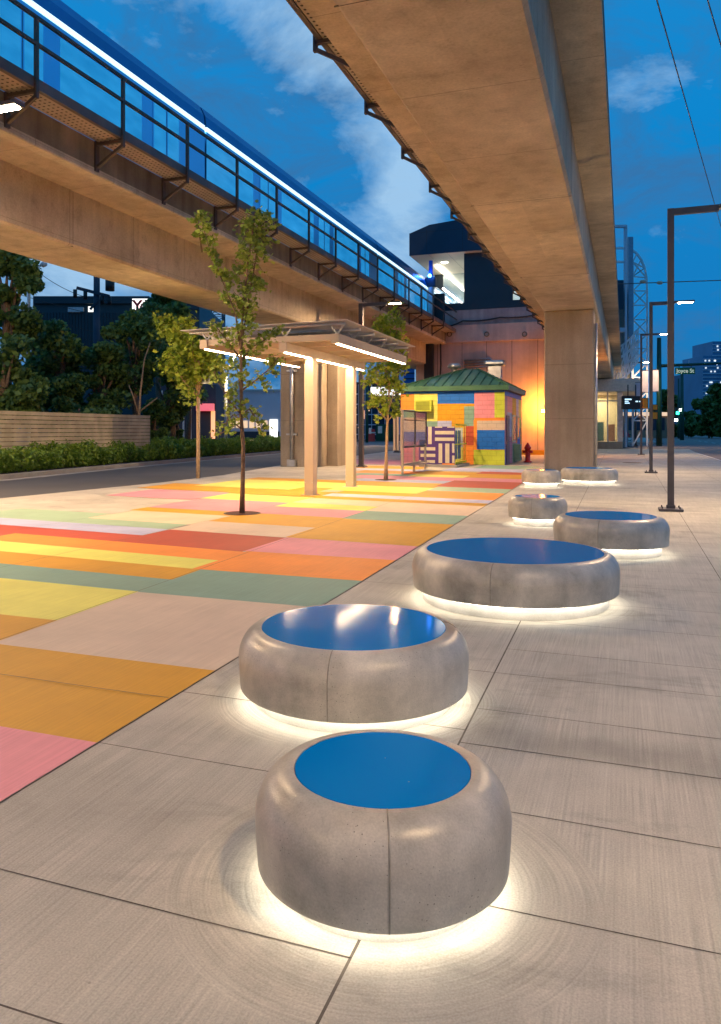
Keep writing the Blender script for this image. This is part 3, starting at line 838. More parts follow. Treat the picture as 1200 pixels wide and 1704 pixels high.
# far face of the wide pier
m = MB(); m.box(-11.745, -11.25, 30.4, 31.6, -0.2, SOF - 0.3, bev=0.04); m.build('pier_rib', M['column'], cl_)
m = MB(); m.tube([(-12.78, 29.08, 0.25), (-12.78, 29.08, 5.2)], 0.075, 12)
m.box(-12.95, -12.6, 28.98, 29.2, 0.02, 0.3)
for z in (1.3, 3.9): m.box(-13.0, -12.56, 29.04, 29.2, z, z + 0.07)
m.build('drainpipe', M['galv'], cl_)
m = MB(); m.tube([(-0.94, 28.3, 0.0), (-0.94, 28.3, 5.2)], 0.05, 10); m.build('conduit', M['galv'], cr_)

# ================================================================== TRAIN on the left guideway, standing
M['tside'] = plain('train_blue_side', (0.22, 0.62, 0.90), 0.30, 0.85, 0.04, 0.7)
M['troof'] = plain('train_dark_roof', (0.01, 0.20, 0.46), 0.3, 0.5, 0.08, 0.8)
def lit_window():  # sky-blue glow put into the panes to brighten the train side
    m, N, L, p = newmat('sky_glow_train_window')
    geo = N.new('ShaderNodeNewGeometry'); n = N.new('ShaderNodeTexNoise'); mp_ = N.new('ShaderNodeMapping')
    mp_.inputs['Scale'].default_value = (1, 0.8, 2.6); L.new(geo.outputs['Position'], mp_.inputs[0]); L.new(mp_.outputs[0], n.inputs['Vector'])
    n.inputs['Scale'].default_value = 1.4; n.inputs['Detail'].default_value = 4
    p.inputs['Base Color'].default_value = (0.02, 0.10, 0.2, 1); p.inputs['Roughness'].default_value = 0.06
    mx = N.new('ShaderNodeMix'); mx.data_type = 'RGBA'; L.new(n.outputs['Fac'], mx.inputs[0])
    mx.inputs[6].default_value = (0.0, 0.14, 0.38, 1); mx.inputs[7].default_value = (0.03, 0.34, 0.72, 1)
    L.new(mx.outputs[2], p.inputs['Emission Color']); p.inputs['Emission Strength'].default_value = 0.95
    return m
M['twin'] = lit_window()
M['tline'] = emit('train_streak_glow', (0.62, 0.92, 1.0), 1.5)  # glowing band stands in for the pale streak of the moving train
M['trubber'] = plain('door_seal', (0.01, 0.05, 0.10), 0.6)
tr0 = thing('train_car', (LU + 0.1, 0, DECK + 0.16), 'nearest car of the blue train standing on the left guideway', 'train car', 'cars of the elevated train')
CL = 16.7
def train_part(name, sec, y0, y1, mat, parent=tr0):
    m = MB(); m.section(sec, y0, y1); return m.build(name, mat, parent)
Wd = 1.25
train_part('body', [(-Wd, 0.85), (Wd, 0.85), (Wd, 3.05), (-Wd, 3.05)], 0.05, CL - 0.05, M['tside'])
train_part('roof', [(-Wd, 3.18), (Wd, 3.18), (Wd - 0.04, 3.5), (Wd - 0.18, 3.78), (Wd - 0.5, 3.92), (-Wd + 0.5, 3.92), (-Wd + 0.18, 3.78), (-Wd + 0.04, 3.5)], 0.05, CL - 0.05, M['troof'])
train_part('streak_band', [(-Wd + 0.002, 3.05), (Wd + 0.012, 3.05), (Wd + 0.012, 3.18), (-Wd + 0.002, 3.18)], 0.06, CL - 0.06, M['tline'])
train_part('underframe', [(-Wd + 0.15, 0.3), (Wd - 0.15, 0.3), (Wd - 0.05, 0.85), (-Wd + 0.05, 0.85)], 0.6, CL - 0.6, M['black'])
for k in range(6):
    y = 0.9 + k * 2.62
    if k % 2 == 1:
        m = MB()
        m.box(Wd + 0.001, Wd + 0.012, y, y + 1.3, 0.95, 2.95, bev=0.004)
        d = m.build('door', M['tside'], tr0)
        m = MB(); m.box(Wd + 0.012, Wd + 0.016, y + 0.644, y + 0.656, 0.97, 2.83); m.build('door_seal', M['trubber'], d)
        m = MB(); m.box(Wd + 0.0125, Wd + 0.018, y + 0.06, y + 0.60, 1.25, 2.85); m.box(Wd + 0.0125, Wd + 0.018, y + 0.70, y + 1.24, 1.25, 2.85); m.build('door_window', M['twin'], d)
    else:
        m = MB(); m.box(Wd + 0.001, Wd + 0.008, y - 0.85, y + 2.15, 1.25, 2.82); m.build('window', M['twin'], tr0)
tr0.location.y = 3.0
for k, lb in ((1, 'second car of the blue train, running up to the station'), (2, 'third car of the blue train, entering the station under the canopy'), (3, 'fourth car of the blue train, standing inside the station'), (-1, 'last car of the blue train, high at the left edge')):
    copy_thing(tr0, (LU + 0.1, 3.0 + k * CL, DECK + 0.16), label=lb)
# ================================================================== STREET LAMPS
WARM = (1.0, 0.66, 0.36)
def lamp(name, label, x, y, H, arm, watts, col=WARM, head=0.55, group='square-armed street lamps', a=0.0, w=0.125):
    t = thing(name, (x, y, 0), label, 'street lamp', group)
    m = MB(); m.box(-w*0.45, w*0.45, -w*0.45, w*0.45, 0.0, H); m.build('pole', M['lampsteel'], t)
    m = MB(); m.box(-0.21, 0.21, -0.21, 0.21, 0, 0.05, bev=0.008)
    m.box(-w*0.6, w*0.6, -w*0.6, w*0.6, 0.05, 0.11)
    for sx in (-0.15, 0.15):
        for sy in (-0.15, 0.15): m.tube([(sx, sy, 0.05), (sx, sy, 0.09)], 0.014, 6)
    m.build('base_plate', M['lampsteel'], t)
    m = MB(); m.box(-w*0.3, w*0.3, -w*0.45 - 0.006, -w*0.45 - 0.001, 0.45, 0.75, bev=0.002); m.build('access_hatch', M['lampsteel'], t)
    s = 1 if arm > 0 else -1
    m = MB(); m.box(s * w*0.45, arm - s * head * 0.8, -w*0.32, w*0.32, H - 0.12, H, bev=0.004); m.build('arm', M['lampsteel'], t)
    m = MB(); m.box(arm - s * head * 0.8, arm + s * head * 0.35, -0.11, 0.11, H - 0.07, H - 0.01, bev=0.01)
    hd = m.build('lamp_head', M['lampsteel'], t)
    m = MB(); m.box(arm - s * head * 0.6, arm + s * head * 0.25, -0.075, 0.075, H - 0.09, H - 0.071); m.build('lens', M['lamp_on'], hd)
    add_light('lamp_light', t, (arm - s * 0.1, 0, H - 0.10), watts, col, (head * 0.8, 0.14))
    return t
LW = 430
rl = 'lamp posts along the right of the benches'
l1 = lamp('street_lamp', 'tall brown lamp post nearest the camera on the right, arm reaching out of frame', 0.80, 15.7, 5.62, 1.25, LW, group=rl)
l2 = lamp('street_lamp', 'second brown lamp post from the front in the right-hand row', 0.86, 29.37, 6.0, 1.2, LW, group=rl)
l3 = lamp('street_lamp', 'third brown lamp post of the right-hand row, with banners', 0.93, 50.5, 7.35, 1.4, LW, group=rl)
lamp('street_lamp', 'farthest small lamp post of the right-hand row, beside the glass entrance', 0.2, 76, 7.75, 1.7, LW, group=rl)
lamp('street_lamp', 'lamp post standing beside the photographer, out of view to the right', 0.85, 1.2, 5.62, 1.5, LW * 0.6, group=rl)
ll = 'lamp posts under the left guideway'
lamp('street_lamp', 'lamp post between the canopy and the colourful kiosk, its arm lit to the right', -9.95, 29.6, 6.6, 1.5, LW * 2.3, group=ll, w=0.19)
lamp('street_lamp', 'lit lamp head hanging in at the left edge under the guideway walkway', -10.55, 9.35, 6.5, 1.75, LW, group=ll)
lamp('street_lamp', 'lamp post behind the photographer on the left', -9.0, -6.0, 6.5, 1.5, LW, group=ll)
lamp('street_lamp', 'dark lamp post seen left of the kiosk beyond the plaza', -14.4, 50.4, 6.0, 1.2, LW * .7, group=ll, w=0.24)
# street lamps across the roads, out of shot to the left, that light the road and the hedges
for k, (x, y) in enumerate(((-17.2, 8), (-20.5, 38))):
    lamp('street_lamp', ['cobra lamp by the road, far left', 'lamp by the far kerb behind the young trees'][k], x, y, 7.5, 1.5, LW * 3.0, group='roadside lamps') if k == 0 else None
add_light('road_fill', None, (-16.6, 9.0, 7.0), 3800, WARM, (0.25, 0.25), kind='POINT')  # bare point light without a fitting, added to brighten the fence and dark trees
# unseen fill lights on low posts, added to brighten the undersides of the guideways
def add_fill(x, y, aim, watts, col, label, H=0.9, cone=100):
    t = thing('fill_light', (x, y, 0), label, 'fill_light', 'low fill lights added outside the view')
    m = MB(); m.box(-0.05, 0.05, -0.05, 0.05, 0, H - 0.15); m.build('post', M['steel'], t)
    m = MB(); m.lathe([(0.1, H - 0.15), (0.22, H - 0.02), (0.22, H), (0.18, H)], n=24, close_bot=True); m.build('housing', M['steel'], t)
    d_ = (Vector(aim) - Vector((x, y, H))).normalized()
    l = add_light('fill_spot', t, (0, 0, H + 0.05), watts, col, (0.15, 0.15), kind='SPOT')
    l.data.spot_size = R(cone); l.data.spot_blend = 0.9
    l.rotation_euler = d_.to_track_quat('-Z', 'Y').to_euler()
FILL_WARM = (1.0, 0.68, 0.34)
add_fill(-2.4, -1.6, (-1.8, 7, 5.7), 520, FILL_WARM, 'floodlight added behind the photographer to light the right guideway')
add_fill(-18.0, 13.5, (-1.8, 24, 5.7), 2600, FILL_WARM, 'floodlight added on the far verge, out of view at the left', cone=60)
add_fill(4.2, 14.0, (-1.8, 21, 5.7), 350, FILL_WARM, 'floodlight added at the right kerb, out of view')
add_fill(-15.5, 7.5, (-12.7, 14, 5.7), 850, FILL_WARM, 'floodlight added across the road to light the left guideway from below')
add_fill(-13.0, -3.0, (-12.0, 3, 5.7), 600, FILL_WARM, 'floodlight added behind the photographer by the left guideway')
# Y-shaped lamps across the road
M['ylamp'] = plain('pale_lamp_paint', (0.45, 0.5, 0.52), 0.5)
def ylamp(px, ytop, z, label, on=True):
    p = at(px, HZ, z); H = EYE + (HZ - ytop) * z / F0
    t = thing('street_lamp', (p.x, p.y, 0), label, 'street lamp', 'Y-shaped lamps across the road')
    m = MB(); m.tube([(0, 0, 0), (0, 0, H * 0.78)], [0.13, 0.09], 10); m.build('pole', M['ylamp'], t)
    for s in (-1, 1):
        m = MB(); m.tube([(0, 0, H * 0.77), (s * 0.35, 0, H * 0.88), (s * 0.85, 0, H)], [0.08, 0.07, 0.05], 8); m.build('arm', M['ylamp'], t)
        m = MB(); m.tube([(s * 0.8, 0, H + 0.02), (s * 1.25, 0, H + 0.08)], [0.16, 0.13], 10)
        m.build('lamp_head', M['lamp_on'] if on and s > 0 else M['ylamp'], t)
    if on: add_light('lamp_light', t, (1.0, 0, H - 0.2), 900, WARM, (0.5, 0.3))
    return t
ylamp(549, 625, 72, 'Y-shaped pale lamp with one bright lens, seen between the canopy posts')
ylamp(376, 590, 60, 'Y-shaped pale lamp left of the canopy, above the hedge')

# banners on the third lamp
def banner(px0, px1, y0, y1, z, label):
    a = at(px0, y1, z); b = at(px1, y1, z); hz = at(px0, y0, z).z
    t = thing('banner', (a.x, a.y, a.z), label, 'banner', 'pale banners on the lamp posts', world=True)
    d = (b - a); n = Vector((-d.y, d.x, 0)).normalized() * 0.02
    m = MB(); m.prism([(a.x, a.y), (b.x, b.y), (b.x + n.x, b.y + n.y), (a.x + n.x, a.y + n.y)], a.z, hz); m.build('cloth', M['banner'], t)
    m = MB(); m.bar((a.x, a.y, hz + 0.03), (b.x, b.y, hz + 0.03), 0.04); m.bar((a.x, a.y, a.z - 0.03), (b.x, b.y, a.z - 0.03), 0.04); m.build('bracket', M['lampsteel'], t)
M['banner'] = plain('pale_banner', (0.55, 0.52, 0.60), 0.7, 0, 0.15, 2)
banner(1066, 1079, 617, 652, 48, 'left pale lilac banner on the right-hand lamp row')
banner(1083, 1096, 616, 651, 48, 'right pale white banner beside the green pole')
banner(1057, 1066, 637, 661, 60, 'lower pink banner behind the lilac one')

# ================================================================== CANOPY
cn = thing('canopy_shelter', (-6.8, 17.9, 0), 'open steel canopy with two square posts and three warm light strips', 'shelter', world=True)
for v in (16.55, 19.35):
    m = MB(); m.box(-6.90, -6.68, v - 0.12, v + 0.12, 0, 3.16, bev=0.006); p = m.build('post', M['beige_metal'], cn)
    m = MB(); m.box(-6.97, -6.63, v - 0.17, v + 0.17, 0.0, 0.02)
    for dz in (0.12, 0.3):
        for dx in (-0.08, 0.08): m.tube([(-6.79 + dx, v - 0.12, dz), (-6.79 + dx, v - 0.135, dz)], 0.012, 6)
    m.build('base_fixing', M['galv'], p)
M['cbeam'] = plain('canopy_brown_beam', (0.50, 0.41, 0.32), 0.5, 0.2, 0.1, 2)
M['csoffit'] = plain('canopy_soffit_boards', (0.62, 0.52, 0.41), 0.55, 0, 0.12, 2)
M['cglass'] = glass_mat('canopy_frosted_glass', (0.72, 0.71, 0.70), 0.72, 0.35)
for u, nm in ((-8.72, 'edge_beam'), (-6.8, 'centre_beam'), (-5.62, 'edge_beam')):
    zb = 3.16 if nm == 'centre_beam' else 3.3
    m = MB(); m.box(u - 0.09, u + 0.09, 15.0, 20.3, zb, zb + 0.2, bev=0.005); b = m.build(nm, M['cbeam'], cn)
    m = MB(); m.box(u - 0.028 + 0.04, u + 0.028 + 0.04, 15.05, 20.25, zb - 0.022, zb - 0.003); m.build('light_strip', M['canopy_led'], b)
    add_light('strip_light', b, (u + 0.04 + 6.8, 17.65 - 17.9, zb - 0.03), 115, (1.0, 0.68, 0.36), (0.05, 5.2))
for k in range(6):
    v = 15.05 + k * 1.04
    m = MB(); m.box(-8.62, -5.72, v, v + 0.07, 3.37, 3.5); m.build('cross_beam', M['cbeam'], cn)
m = MB()
for k in range(14):
    u = -8.56 + k * 0.204
    m.box(u, u + 0.19, 15.2, 20.2, 3.502, 3.52)
m.build('soffit_boards', M['csoffit'], cn)
for k in range(6):
    v = 15.15 + k * 1.0
    m = MB(); m.tube([(-9.15, v, 3.68), (-5.45, v, 3.72)], 0.035, 8)
    for u in (-8.7, -6.8, -5.62):
        m.bar((u - 0.12, v, 3.66), (u, v, 3.5), 0.03); m.bar((u + 0.12, v, 3.66), (u, v, 3.5), 0.03)
    m.build('glass_support', M['galv'], cn)
for k in range(5):
    v = 15.0 + k * 1.12
    m = MB(); m.raw([(-9.3, v, 3.72), (-5.35, v, 3.77), (-5.35, v + 1.08, 3.77), (-9.3, v + 1.08, 3.72), (-9.3, v, 3.735), (-5.35, v, 3.785), (-5.35, v + 1.08, 3.785), (-9.3, v + 1.08, 3.735)],
        [(0, 3, 2, 1), (4, 5, 6, 7), (0, 1, 5, 4), (1, 2, 6, 5), (2, 3, 7, 6), (3, 0, 4, 7)])
    m.build('glass_panel', M['cglass'], cn)

# ================================================================== KIOSK
KV, KU0, KU1, KD, KH = 33.8, -9.48, -4.85, 39.6, 3.22
kk = thing('colourful_kiosk', ((KU0+KU1)/2, (KV+KD)/2, 0), 'small block building painted in bright colour patches under a green metal roof', 'kiosk', world=True)
m = MB(); m.box(KU0, KU1, KV, KD, -0.05, KH, keys.index('ora'))
Z7 = lambda x, y: onv(640 + x / 4.615, 560 + y / 4.615, KV)
for i, (c, x0, y0, x1, y1) in enumerate([
    ('blu', 130, 405, 925, 436), ('ora', 118, 442, 228, 562), ('yel', 228, 438, 407, 650), ('blu', 407, 432, 690, 515),
    ('pin', 690, 430, 845, 625), ('ygr', 845, 425, 925, 622), ('mus', 407, 515, 612, 700), ('mus', 612, 515, 690, 535),
    ('tea', 612, 535, 690, 688), ('ora', 690, 625, 925, 646), ('bei', 710, 646, 925, 718), ('blu', 710, 718, 925, 868),
    ('ygr', 685, 870, 925, 992), ('red', 608, 688, 685, 836), ('ora', 603, 836, 685, 992), ('ora', 685, 640, 710, 870),
    ('tea', 315, 650, 407, 700), ('lav', 407, 648, 515, 700), ('tea', 118, 562, 240, 622), ('mau', 240, 562, 315, 622),
    ('bei', 118, 622, 315, 732), ('vio', 118, 732, 315, 850), ('mau', 118, 850, 315, 985), ('lav', 315, 700, 603, 850), ('yel', 315, 850, 603, 985)]):
    (ua, ha), (ub, hb) = Z7(x0, y0), Z7(x1, y1)
    hm_ = onv(640 + x1 / 4.615, 560 + y0 / 4.615, KV)[1]
    ha = (ha + hm_) / 2
    hb = max(hb, 0.0) if y1 < 980 else 0.0
    ua = max(ua, KU0); ub = min(ub, KU1)
    e_ = 0.003 + 0.0004 * i
    m.face([(ua, KV - e_, hb), (ub, KV - e_, hb), (ub, KV - e_, ha), (ua, KV - e_, ha)], keys.index(c))
SV = [33.8, 34.7, 35.8, 37.0, 38.2, 39.6]
for i, (c, a, b, z0, z1) in enumerate([('mau', 33.8, 34.6, 0, 3.2), ('vio', 33.8, 34.2, 0, .9), ('pin', 34.6, 36.2, 2.3, 3.2), ('lav', 34.6, 36.0, 1.2, 2.3), ('mau', 34.6, 36.2, 0, 1.2), ('mus', 36.2, 37.5, 2.0, 3.2),
    ('pin', 36.2, 37.5, 0.9, 2.0), ('tea', 36.2, 37.9, 0, 0.9), ('lav', 37.5, 38.4, 1.4, 3.2), ('yel', 38.4, 39.6, 1.6, 3.2), ('blu', 37.9, 39.0, 0.6, 1.6), ('mus', 39.0, 39.6, 0.0, 1.6), ('bei', 37.9, 39.0, 0, 0.6), ('blu', 33.8, 39.6, 3.0, 3.22)]):
    e_ = 0.003 + 0.0004 * i
    m.face([(KU1 + e_, a, z0), (KU1 + e_, b, z0), (KU1 + e_, b, z1), (KU1 + e_, a, z1)], keys.index(c))
m.build('painted_walls', [wmats[k] for k in keys], kk)
m = MB(); o_ = 0.16
cx, cy, top = (KU0+KU1)/2 + 0.35, (KV+KD)/2, KH + 1.18
a = [(KU0 - o_, KV - o_, KH + 0.2), (KU1 + o_, KV - o_, KH + 0.2), (KU1 + o_, KD + o_, KH + 0.2), (KU0 - o_, KD + o_, KH + 0.2)]
rg0, rg1 = (cx - 0.25, cy, top), (cx + 0.25, cy, top)
m.face([a[0], a[1], rg1, rg0]); m.face([a[1], a[2], rg1]); m.face([a[2], a[3], rg0, rg1]); m.face([a[3], a[0], rg0])
m.face([a[0], a[3], a[2], a[1]])
rf = m.build('roof', M['green'], kk)
m = MB()
def rib(p, q): m.bar((p[0], p[1], p[2] + 0.02), (q[0], q[1], q[2] + 0.02), 0.035, 0.05)
for k in range(1, 12):
    t_ = k / 12; xb = a[0][0] + (a[1][0] - a[0][0]) * t_
    # standing seams run up the slope to the ridge or the hip
    if xb < rg0[0]: f_ = (xb - a[0][0]) / (rg0[0] - a[0][0])
    elif xb > rg1[0]: f_ = (a[1][0] - xb) / (a[1][0] - rg1[0])
    else: f_ = 1
    rib((xb, a[0][1], a[0][2]), (xb, a[0][1] + (cy - a[0][1]) * f_, a[0][2] + (top - a[0][2]) * f_))
for p, q in ((a[0], rg0), (a[1], rg1), (a[2], rg1), (a[3], rg0)): m.bar((p[0], p[1], p[2] + 0.03), (q[0], q[1], q[2] + 0.03), 0.09, 0.05)
for k in range(1, 9):
    yb = a[1][1] + (a[2][1] - a[1][1]) * k / 9; f_ = min((yb - a[1][1]), (a[2][1] - yb)) / ((a[2][1] - a[1][1]) / 2)
    rib((a[1][0], yb, a[1][2]), (a[1][0] + (rg1[0] - a[1][0]) * f_, yb, a[1][2] + (top - a[1][2]) * f_))
m.build('standing_seams', M['green'], rf)
m = MB()
m.box(KU0 - o_ - .03, KU1 + o_ + .03, KV - o_ - 0.03, KV - o_ - 0.003, KH + 0.02, KH + 0.23)
m.box(KU1 + o_ + 0.003, KU1 + o_ + 0.03, KV - o_ - 0.003, KD + o_, KH + 0.02, KH + 0.23)
m.build('gutter', M['green'], rf)
m = MB(); m.box(KU0 - o_ + 0.02, KU1 + o_ - 0.02, KV - o_ + 0.02, KD + o_ - 0.02, KH + 0.003, KH + 0.19); m.build('eaves', M['black'], rf)
# mushroom vent and flue
m = MB(); m.lathe([(0.16, 0), (0.16, 0.15), (0.30, 0.15), (0.33, 0.24), (0.26, 0.36), (0.0, 0.38)], c=(-7.6, 36.5), n=24)
m.v = [(x, y, z + KH + 1.08) for x, y, z in m.v]; m.build('roof_vent', M['galv'], kk)
fx, fy = -6.0, 38.6
m = MB(); m.box(fx - 0.32, fx + 0.32, fy - 0.25, fy + 0.25, KH + 0.4, KH + 1.45, bev=0.02)
m.box(fx - 0.5, fx + 0.5, fy - 0.4, fy + 0.4, KH + 1.45, KH + 1.72, bev=0.09); m.build('flue', M['galv'], kk)
# louvred air conditioner on the yellow patch
(ua, ha), (ub, hb) = Z7(246, 492), Z7(372, 575)
m = MB(); m.box(ua, ub, KV - 0.32, KV - 0.02, hb, ha, bev=0.01); ac = m.build('air_conditioner', wmats['ygr'], kk)
m = MB()
for k in range(9):
    z = hb + 0.06 + (ha - hb - 0.12) * k / 8.5
    m.box(ua + 0.06, ub - 0.08, KV - 0.332, KV - 0.322, z, z + 0.022)
m.build('louvre', plain('olive_louvre', (0.20, 0.22, 0.03), 0.6), ac)
# door and windows on the shaded side
m = MB(); m.box(KU1 + 0.012, KU1 + 0.05, 34.2, 35.0, 0.03, 2.15, bev=0.008); d_ = m.build('door', plain('mauve_door', (0.12, 0.09, 0.13), 0.5), kk)
m = MB(); m.tube([(KU1 + 0.05, 34.9, 1.05), (KU1 + 0.1, 34.9, 1.05), (KU1 + 0.1, 34.8, 1.05)], 0.012, 6); m.build('handle', M['galv'], d_)
for (y0, y1, z0, z1) in ((36.0, 36.9, 0.95, 2.2), (37.6, 38.3, 1.1, 2.2)):
    m = MB(); m.box(KU1 + 0.012, KU1 + 0.06, y0, y1, z0, z1, bev=0.006); wn = m.build('window', M['cream'], kk)
    m = MB(); m.box(KU1 + 0.061, KU1 + 0.064, y0 + 0.08, y1 - 0.08, z0 + 0.08, z1 - 0.08); m.build('pane', plain('dim_window_glass', (0.10, 0.06, 0.06), 0.1), wn)
m = MB(); m.box(KU1 + 0.012, KU1 + 0.3, 36.6, 37.2, 0.08, 0.85, bev=0.02); m.build('meter_box', wmats['tea'], kk)

# hydrant
hy = thing('fire_hydrant', (-4.25, 37.0, 0), 'red fire hydrant standing beside the kiosk side wall', 'hydrant')
m = MB(); m.lathe([(0.19, 0), (0.19, 0.05), (0.12, 0.07), (0.12, 0.62), (0.16, 0.64), (0.16, 0.7), (0.13, 0.74), (0.08, 0.83), (0.04, 0.87), (0.04, 0.92), (0, 0.93)], n=20, close_bot=True); m.build('barrel', M['red'], hy)
m = MB(); m.tube([(-0.23, 0, 0.5), (0.23, 0, 0.5)], 0.065, 12); m.tube([(0, -0.12, 0.42), (0, -0.24, 0.42)], 0.085, 12); m.build('outlet_caps', M['red'], hy)

# purple and cream enclosure
EV = 31.0
Z6 = lambda x, y: onv(640 + x / 10, 660 + y / 10, EV)
ec = thing('painted_enclosure', (-7.4, 31.6, 0), 'purple and cream geometric painted enclosure in front of the kiosk', 'enclosure', world=True)
m = MB()
x0e, x1e = Z6(575, 800)[0], Z6(1170, 800)[0]
x2e = Z6(680, 800)[0]
m.box(x2e, x1e, EV, EV + 0.06, 0.12, Z6(0, 500)[1], 0); m.box(x0e, x2e, EV, EV + 0.06, 0.12, Z6(0, 835)[1], 0)
for i, (c, a0, b0, a1, b1) in enumerate([(1, 725, 500, 785, 790), (1, 840, 500, 960, 516), (1, 1045, 500, 1165, 516), (1, 840, 570, 1160, 628), (1, 840, 680, 1160, 738), (1, 600, 840, 845, 895), (1, 600, 950, 845, 1005),
        (1, 705, 1055, 840, 1105), (1, 575, 1055, 610, 1090), (1, 900, 780, 960, 1105), (1, 1010, 780, 1080, 1105), (1, 1125, 780, 1165, 935), (1, 1125, 980, 1165, 1105), (2, 960, 1108, 1165, 1172)]):
    (ua, ha), (ub, hb) = Z6(a0, b0), Z6(a1, b1)
    m.face([(ua, EV - 0.004, hb), (ub, EV - 0.004, hb), (ub, EV - 0.004, ha), (ua, EV - 0.004, ha)], c)
m.build('front_panel', [wmats['pur'], M['cream'], wmats['ora']], ec)
m = MB(); m.box(x0e - 0.03, x0e, EV, EV + 2.2, 0.12, 1.1); m.build('end_panel', wmats['mau'], ec)
m = MB()
for k in range(7):
    y = EV + 0.15 + k * 0.33; m.box(x1e, x1e + 0.02, y, y + 0.014, 0.1, 1.72)
for z in (0.15, 0.9, 1.7): m.box(x1e - 0.004, x1e + 0.034, EV, EV + 2.35, z, z + 0.05)
m.build('side_fence', wmats['ygr'], ec)
m = MB(); m.box(x1e - 0.7, x1e - 0.1, EV + 0.4, EV + 1.8, 0.3, 1.5, bev=0.02); m.build('cabinet', wmats['blu'], ec)
m = MB(); m.box(x0e + 0.05, x1e + 0.15, EV - 0.25, EV + 2.4, 0, 0.10); m.build('base_slab', M['kerb'], ec)
# pink slatted fence left of it
xl = Z6(255, 900)[0]
pf = thing('slatted_fence', ((xl + x0e)/2, EV + 0.3, 0), 'low pink slatted fence left of the purple enclosure', 'fence', world=True)
m = MB(); m.box(xl, x0e - 0.05, EV + 0.3, EV + 0.34, 0.04, 1.02)
m.build('boards', wmats['pin'], pf)
m = MB()
for k in range(14):
    x = xl + (x0e - 0.05 - xl) * k / 13.5; m.box(x, x + 0.03, EV + 0.27, EV + 0.298, 0.04, 1.04)
m.box(xl, x0e - 0.05, EV + 0.262, EV + 0.268, 0.5, 0.54)
m.build('slats', wmats['mau'], pf)

# notice board frame
nb = thing('notice_board', (-7.05, 27, 0), 'cream-framed glass notice board standing before the kiosk', 'notice board', world=True)
for v in (25.35, 26.9, 28.55):
    m = MB(); m.box(-7.09, -7.02, v - 0.035, v + 0.035, 0, 2.2 if v < 26 else 1.0); m.build('leg', M['beige_metal'], nb)
M['nglass'] = glass_mat('notice_glass', (0.42, 0.36, 0.36), 0.34, 0.08)
m = MB(); m.box(-7.065, -7.045, 25.42, 28.7, 0.92, 2.14); m.build('glass_panel', M['nglass'], nb)
m = MB()
for z in (0.9, 2.14): m.box(-7.085, -7.025, 25.385, 28.72, z, z + 0.05)
m.box(-7.08, -7.03, 27.02, 27.07, 0.95, 2.14); m.box(-7.08, -7.03, 28.67, 28.72, 0.95, 2.14)
m.box(-7.08, -7.03, 25.42, 28.67, 1.84, 1.87)
m.build('frame', M['steel'], nb)
m = MB()
for k in range(3): m.box(-7.36 + k * 0.12, -7.29 + k * 0.12, 25.30, 25.34, 0.82, 2.2)
m.build('end_slats', M['beige_metal'], nb)
m = MB(); m.bar((-7.05, 25.4, 0.34), (-7.05, 28.5, 0.34), 0.05); m.box(-7.2, -6.85, 25.5, 28.4, 0.28, 0.31); m.build('low_rail', M['beige_metal'], nb)

# ================================================================== STATION
SVV = 48.5
st = thing('transit_station', (-8, 60, 0), 'elevated transit station of concrete with dark canopy box above', 'station', world=True)
m = MB(); m.box(-12.6, -3.1, SVV, SVV + 24, -0.1, 7.55)
m.build('concrete_wall', M['wallc'], st)
m = MB()
for px in (728, 769, 810, 852, 895):
    u = onv(px, 640, SVV)[0]; m.box(u - 0.014, u + 0.014, SVV - 0.003, SVV + 0.01, 0.3, 7.1)
m.build('panel_joints', M['joint'], st)
m = MB(); m.box(-12.2, -3.0, SVV - 0.16, SVV, 7.05 - 0.02, 8.1); m.build('ledge_beam', M['wallc'], st)
m = MB()
for px in (748, 810, 873):
    u, z = onv(px, 556, SVV - 0.2); m.lathe([(0.11, 0), (0.16, 0.0), (0.16, 0.05), (0.11, 0.05)], c=(0, 0), n=20)
    n_ = 80; m.v[-n_:] = [(u + x, SVV - 0.165 - zz, z + y) for x, y, zz in m.v[-n_:]]
m.build('anchor_ring', M['girder_dark'], st)
m = MB(); m.box(-11.6, -3.6, SVV - 0.10, SVV + 22, 8.1, 9.05); m.build('platform_edge', M['parapet'], st)
m = MB(); m.box(-11.6, -3.6, SVV - 0.12, SVV + 0.3, 9.05, 9.5); m.build('coping', M['darkclad'], st)
m = MB(); m.box(-12.6, -3.8, SVV - 0.03, SVV, 0.0, 0.3); m.build('yellow_base_strip', wmats['mus'], st)
# canopy box
cz0, cz1 = 12.65, 14.05
xl_, xr_ = -12.9, -0.8
m = MB()
prof = [(xl_, cz0), (xr_, cz0), (xr_, cz1 + 0.75), (-9.5, cz1 + 0.62), (-11.6, cz1 + 0.45), (xl_, cz1)]
m.section(prof, SVV - 0.5, SVV + 55)
cb = m.build('canopy_box', M['navy'], st)
m = MB()
for px in (710, 770, 800): 
    u = onv(px, 400, SVV - 0.5)[0]; m.box(u - 0.012, u + 0.012, SVV - 0.503, SVV - 0.49, cz0, cz1 + 0.2)
m.box(xl_, xr_, SVV - 0.503, SVV - 0.49, cz1 - 0.0, cz1 + 0.02)
m.build('panel_joint', M['black'], cb)
M['soffit_lit'] = plain('cream_canopy_soffit', (0.66, 0.60, 0.46), 0.5, 0, 0.04, 1)
m = MB()
for k in range(6):
    for q in range(7):
        x = xl_ + 0.05 + q * 1.2; y = SVV - 0.45 + k * 2.0
        if x + 1.17 < -9.0 + 1: m.box(x, x + 1.17, y, y + 1.97, cz0 - 0.02, cz0 - 0.003)
m.build('soffit_panels', M['soffit_lit'], st)
ud0 = onv(772, 450, SVV)[0]; ud1 = onv(853, 450, SVV)[0]; ue = onv(876, 450, SVV)[0]
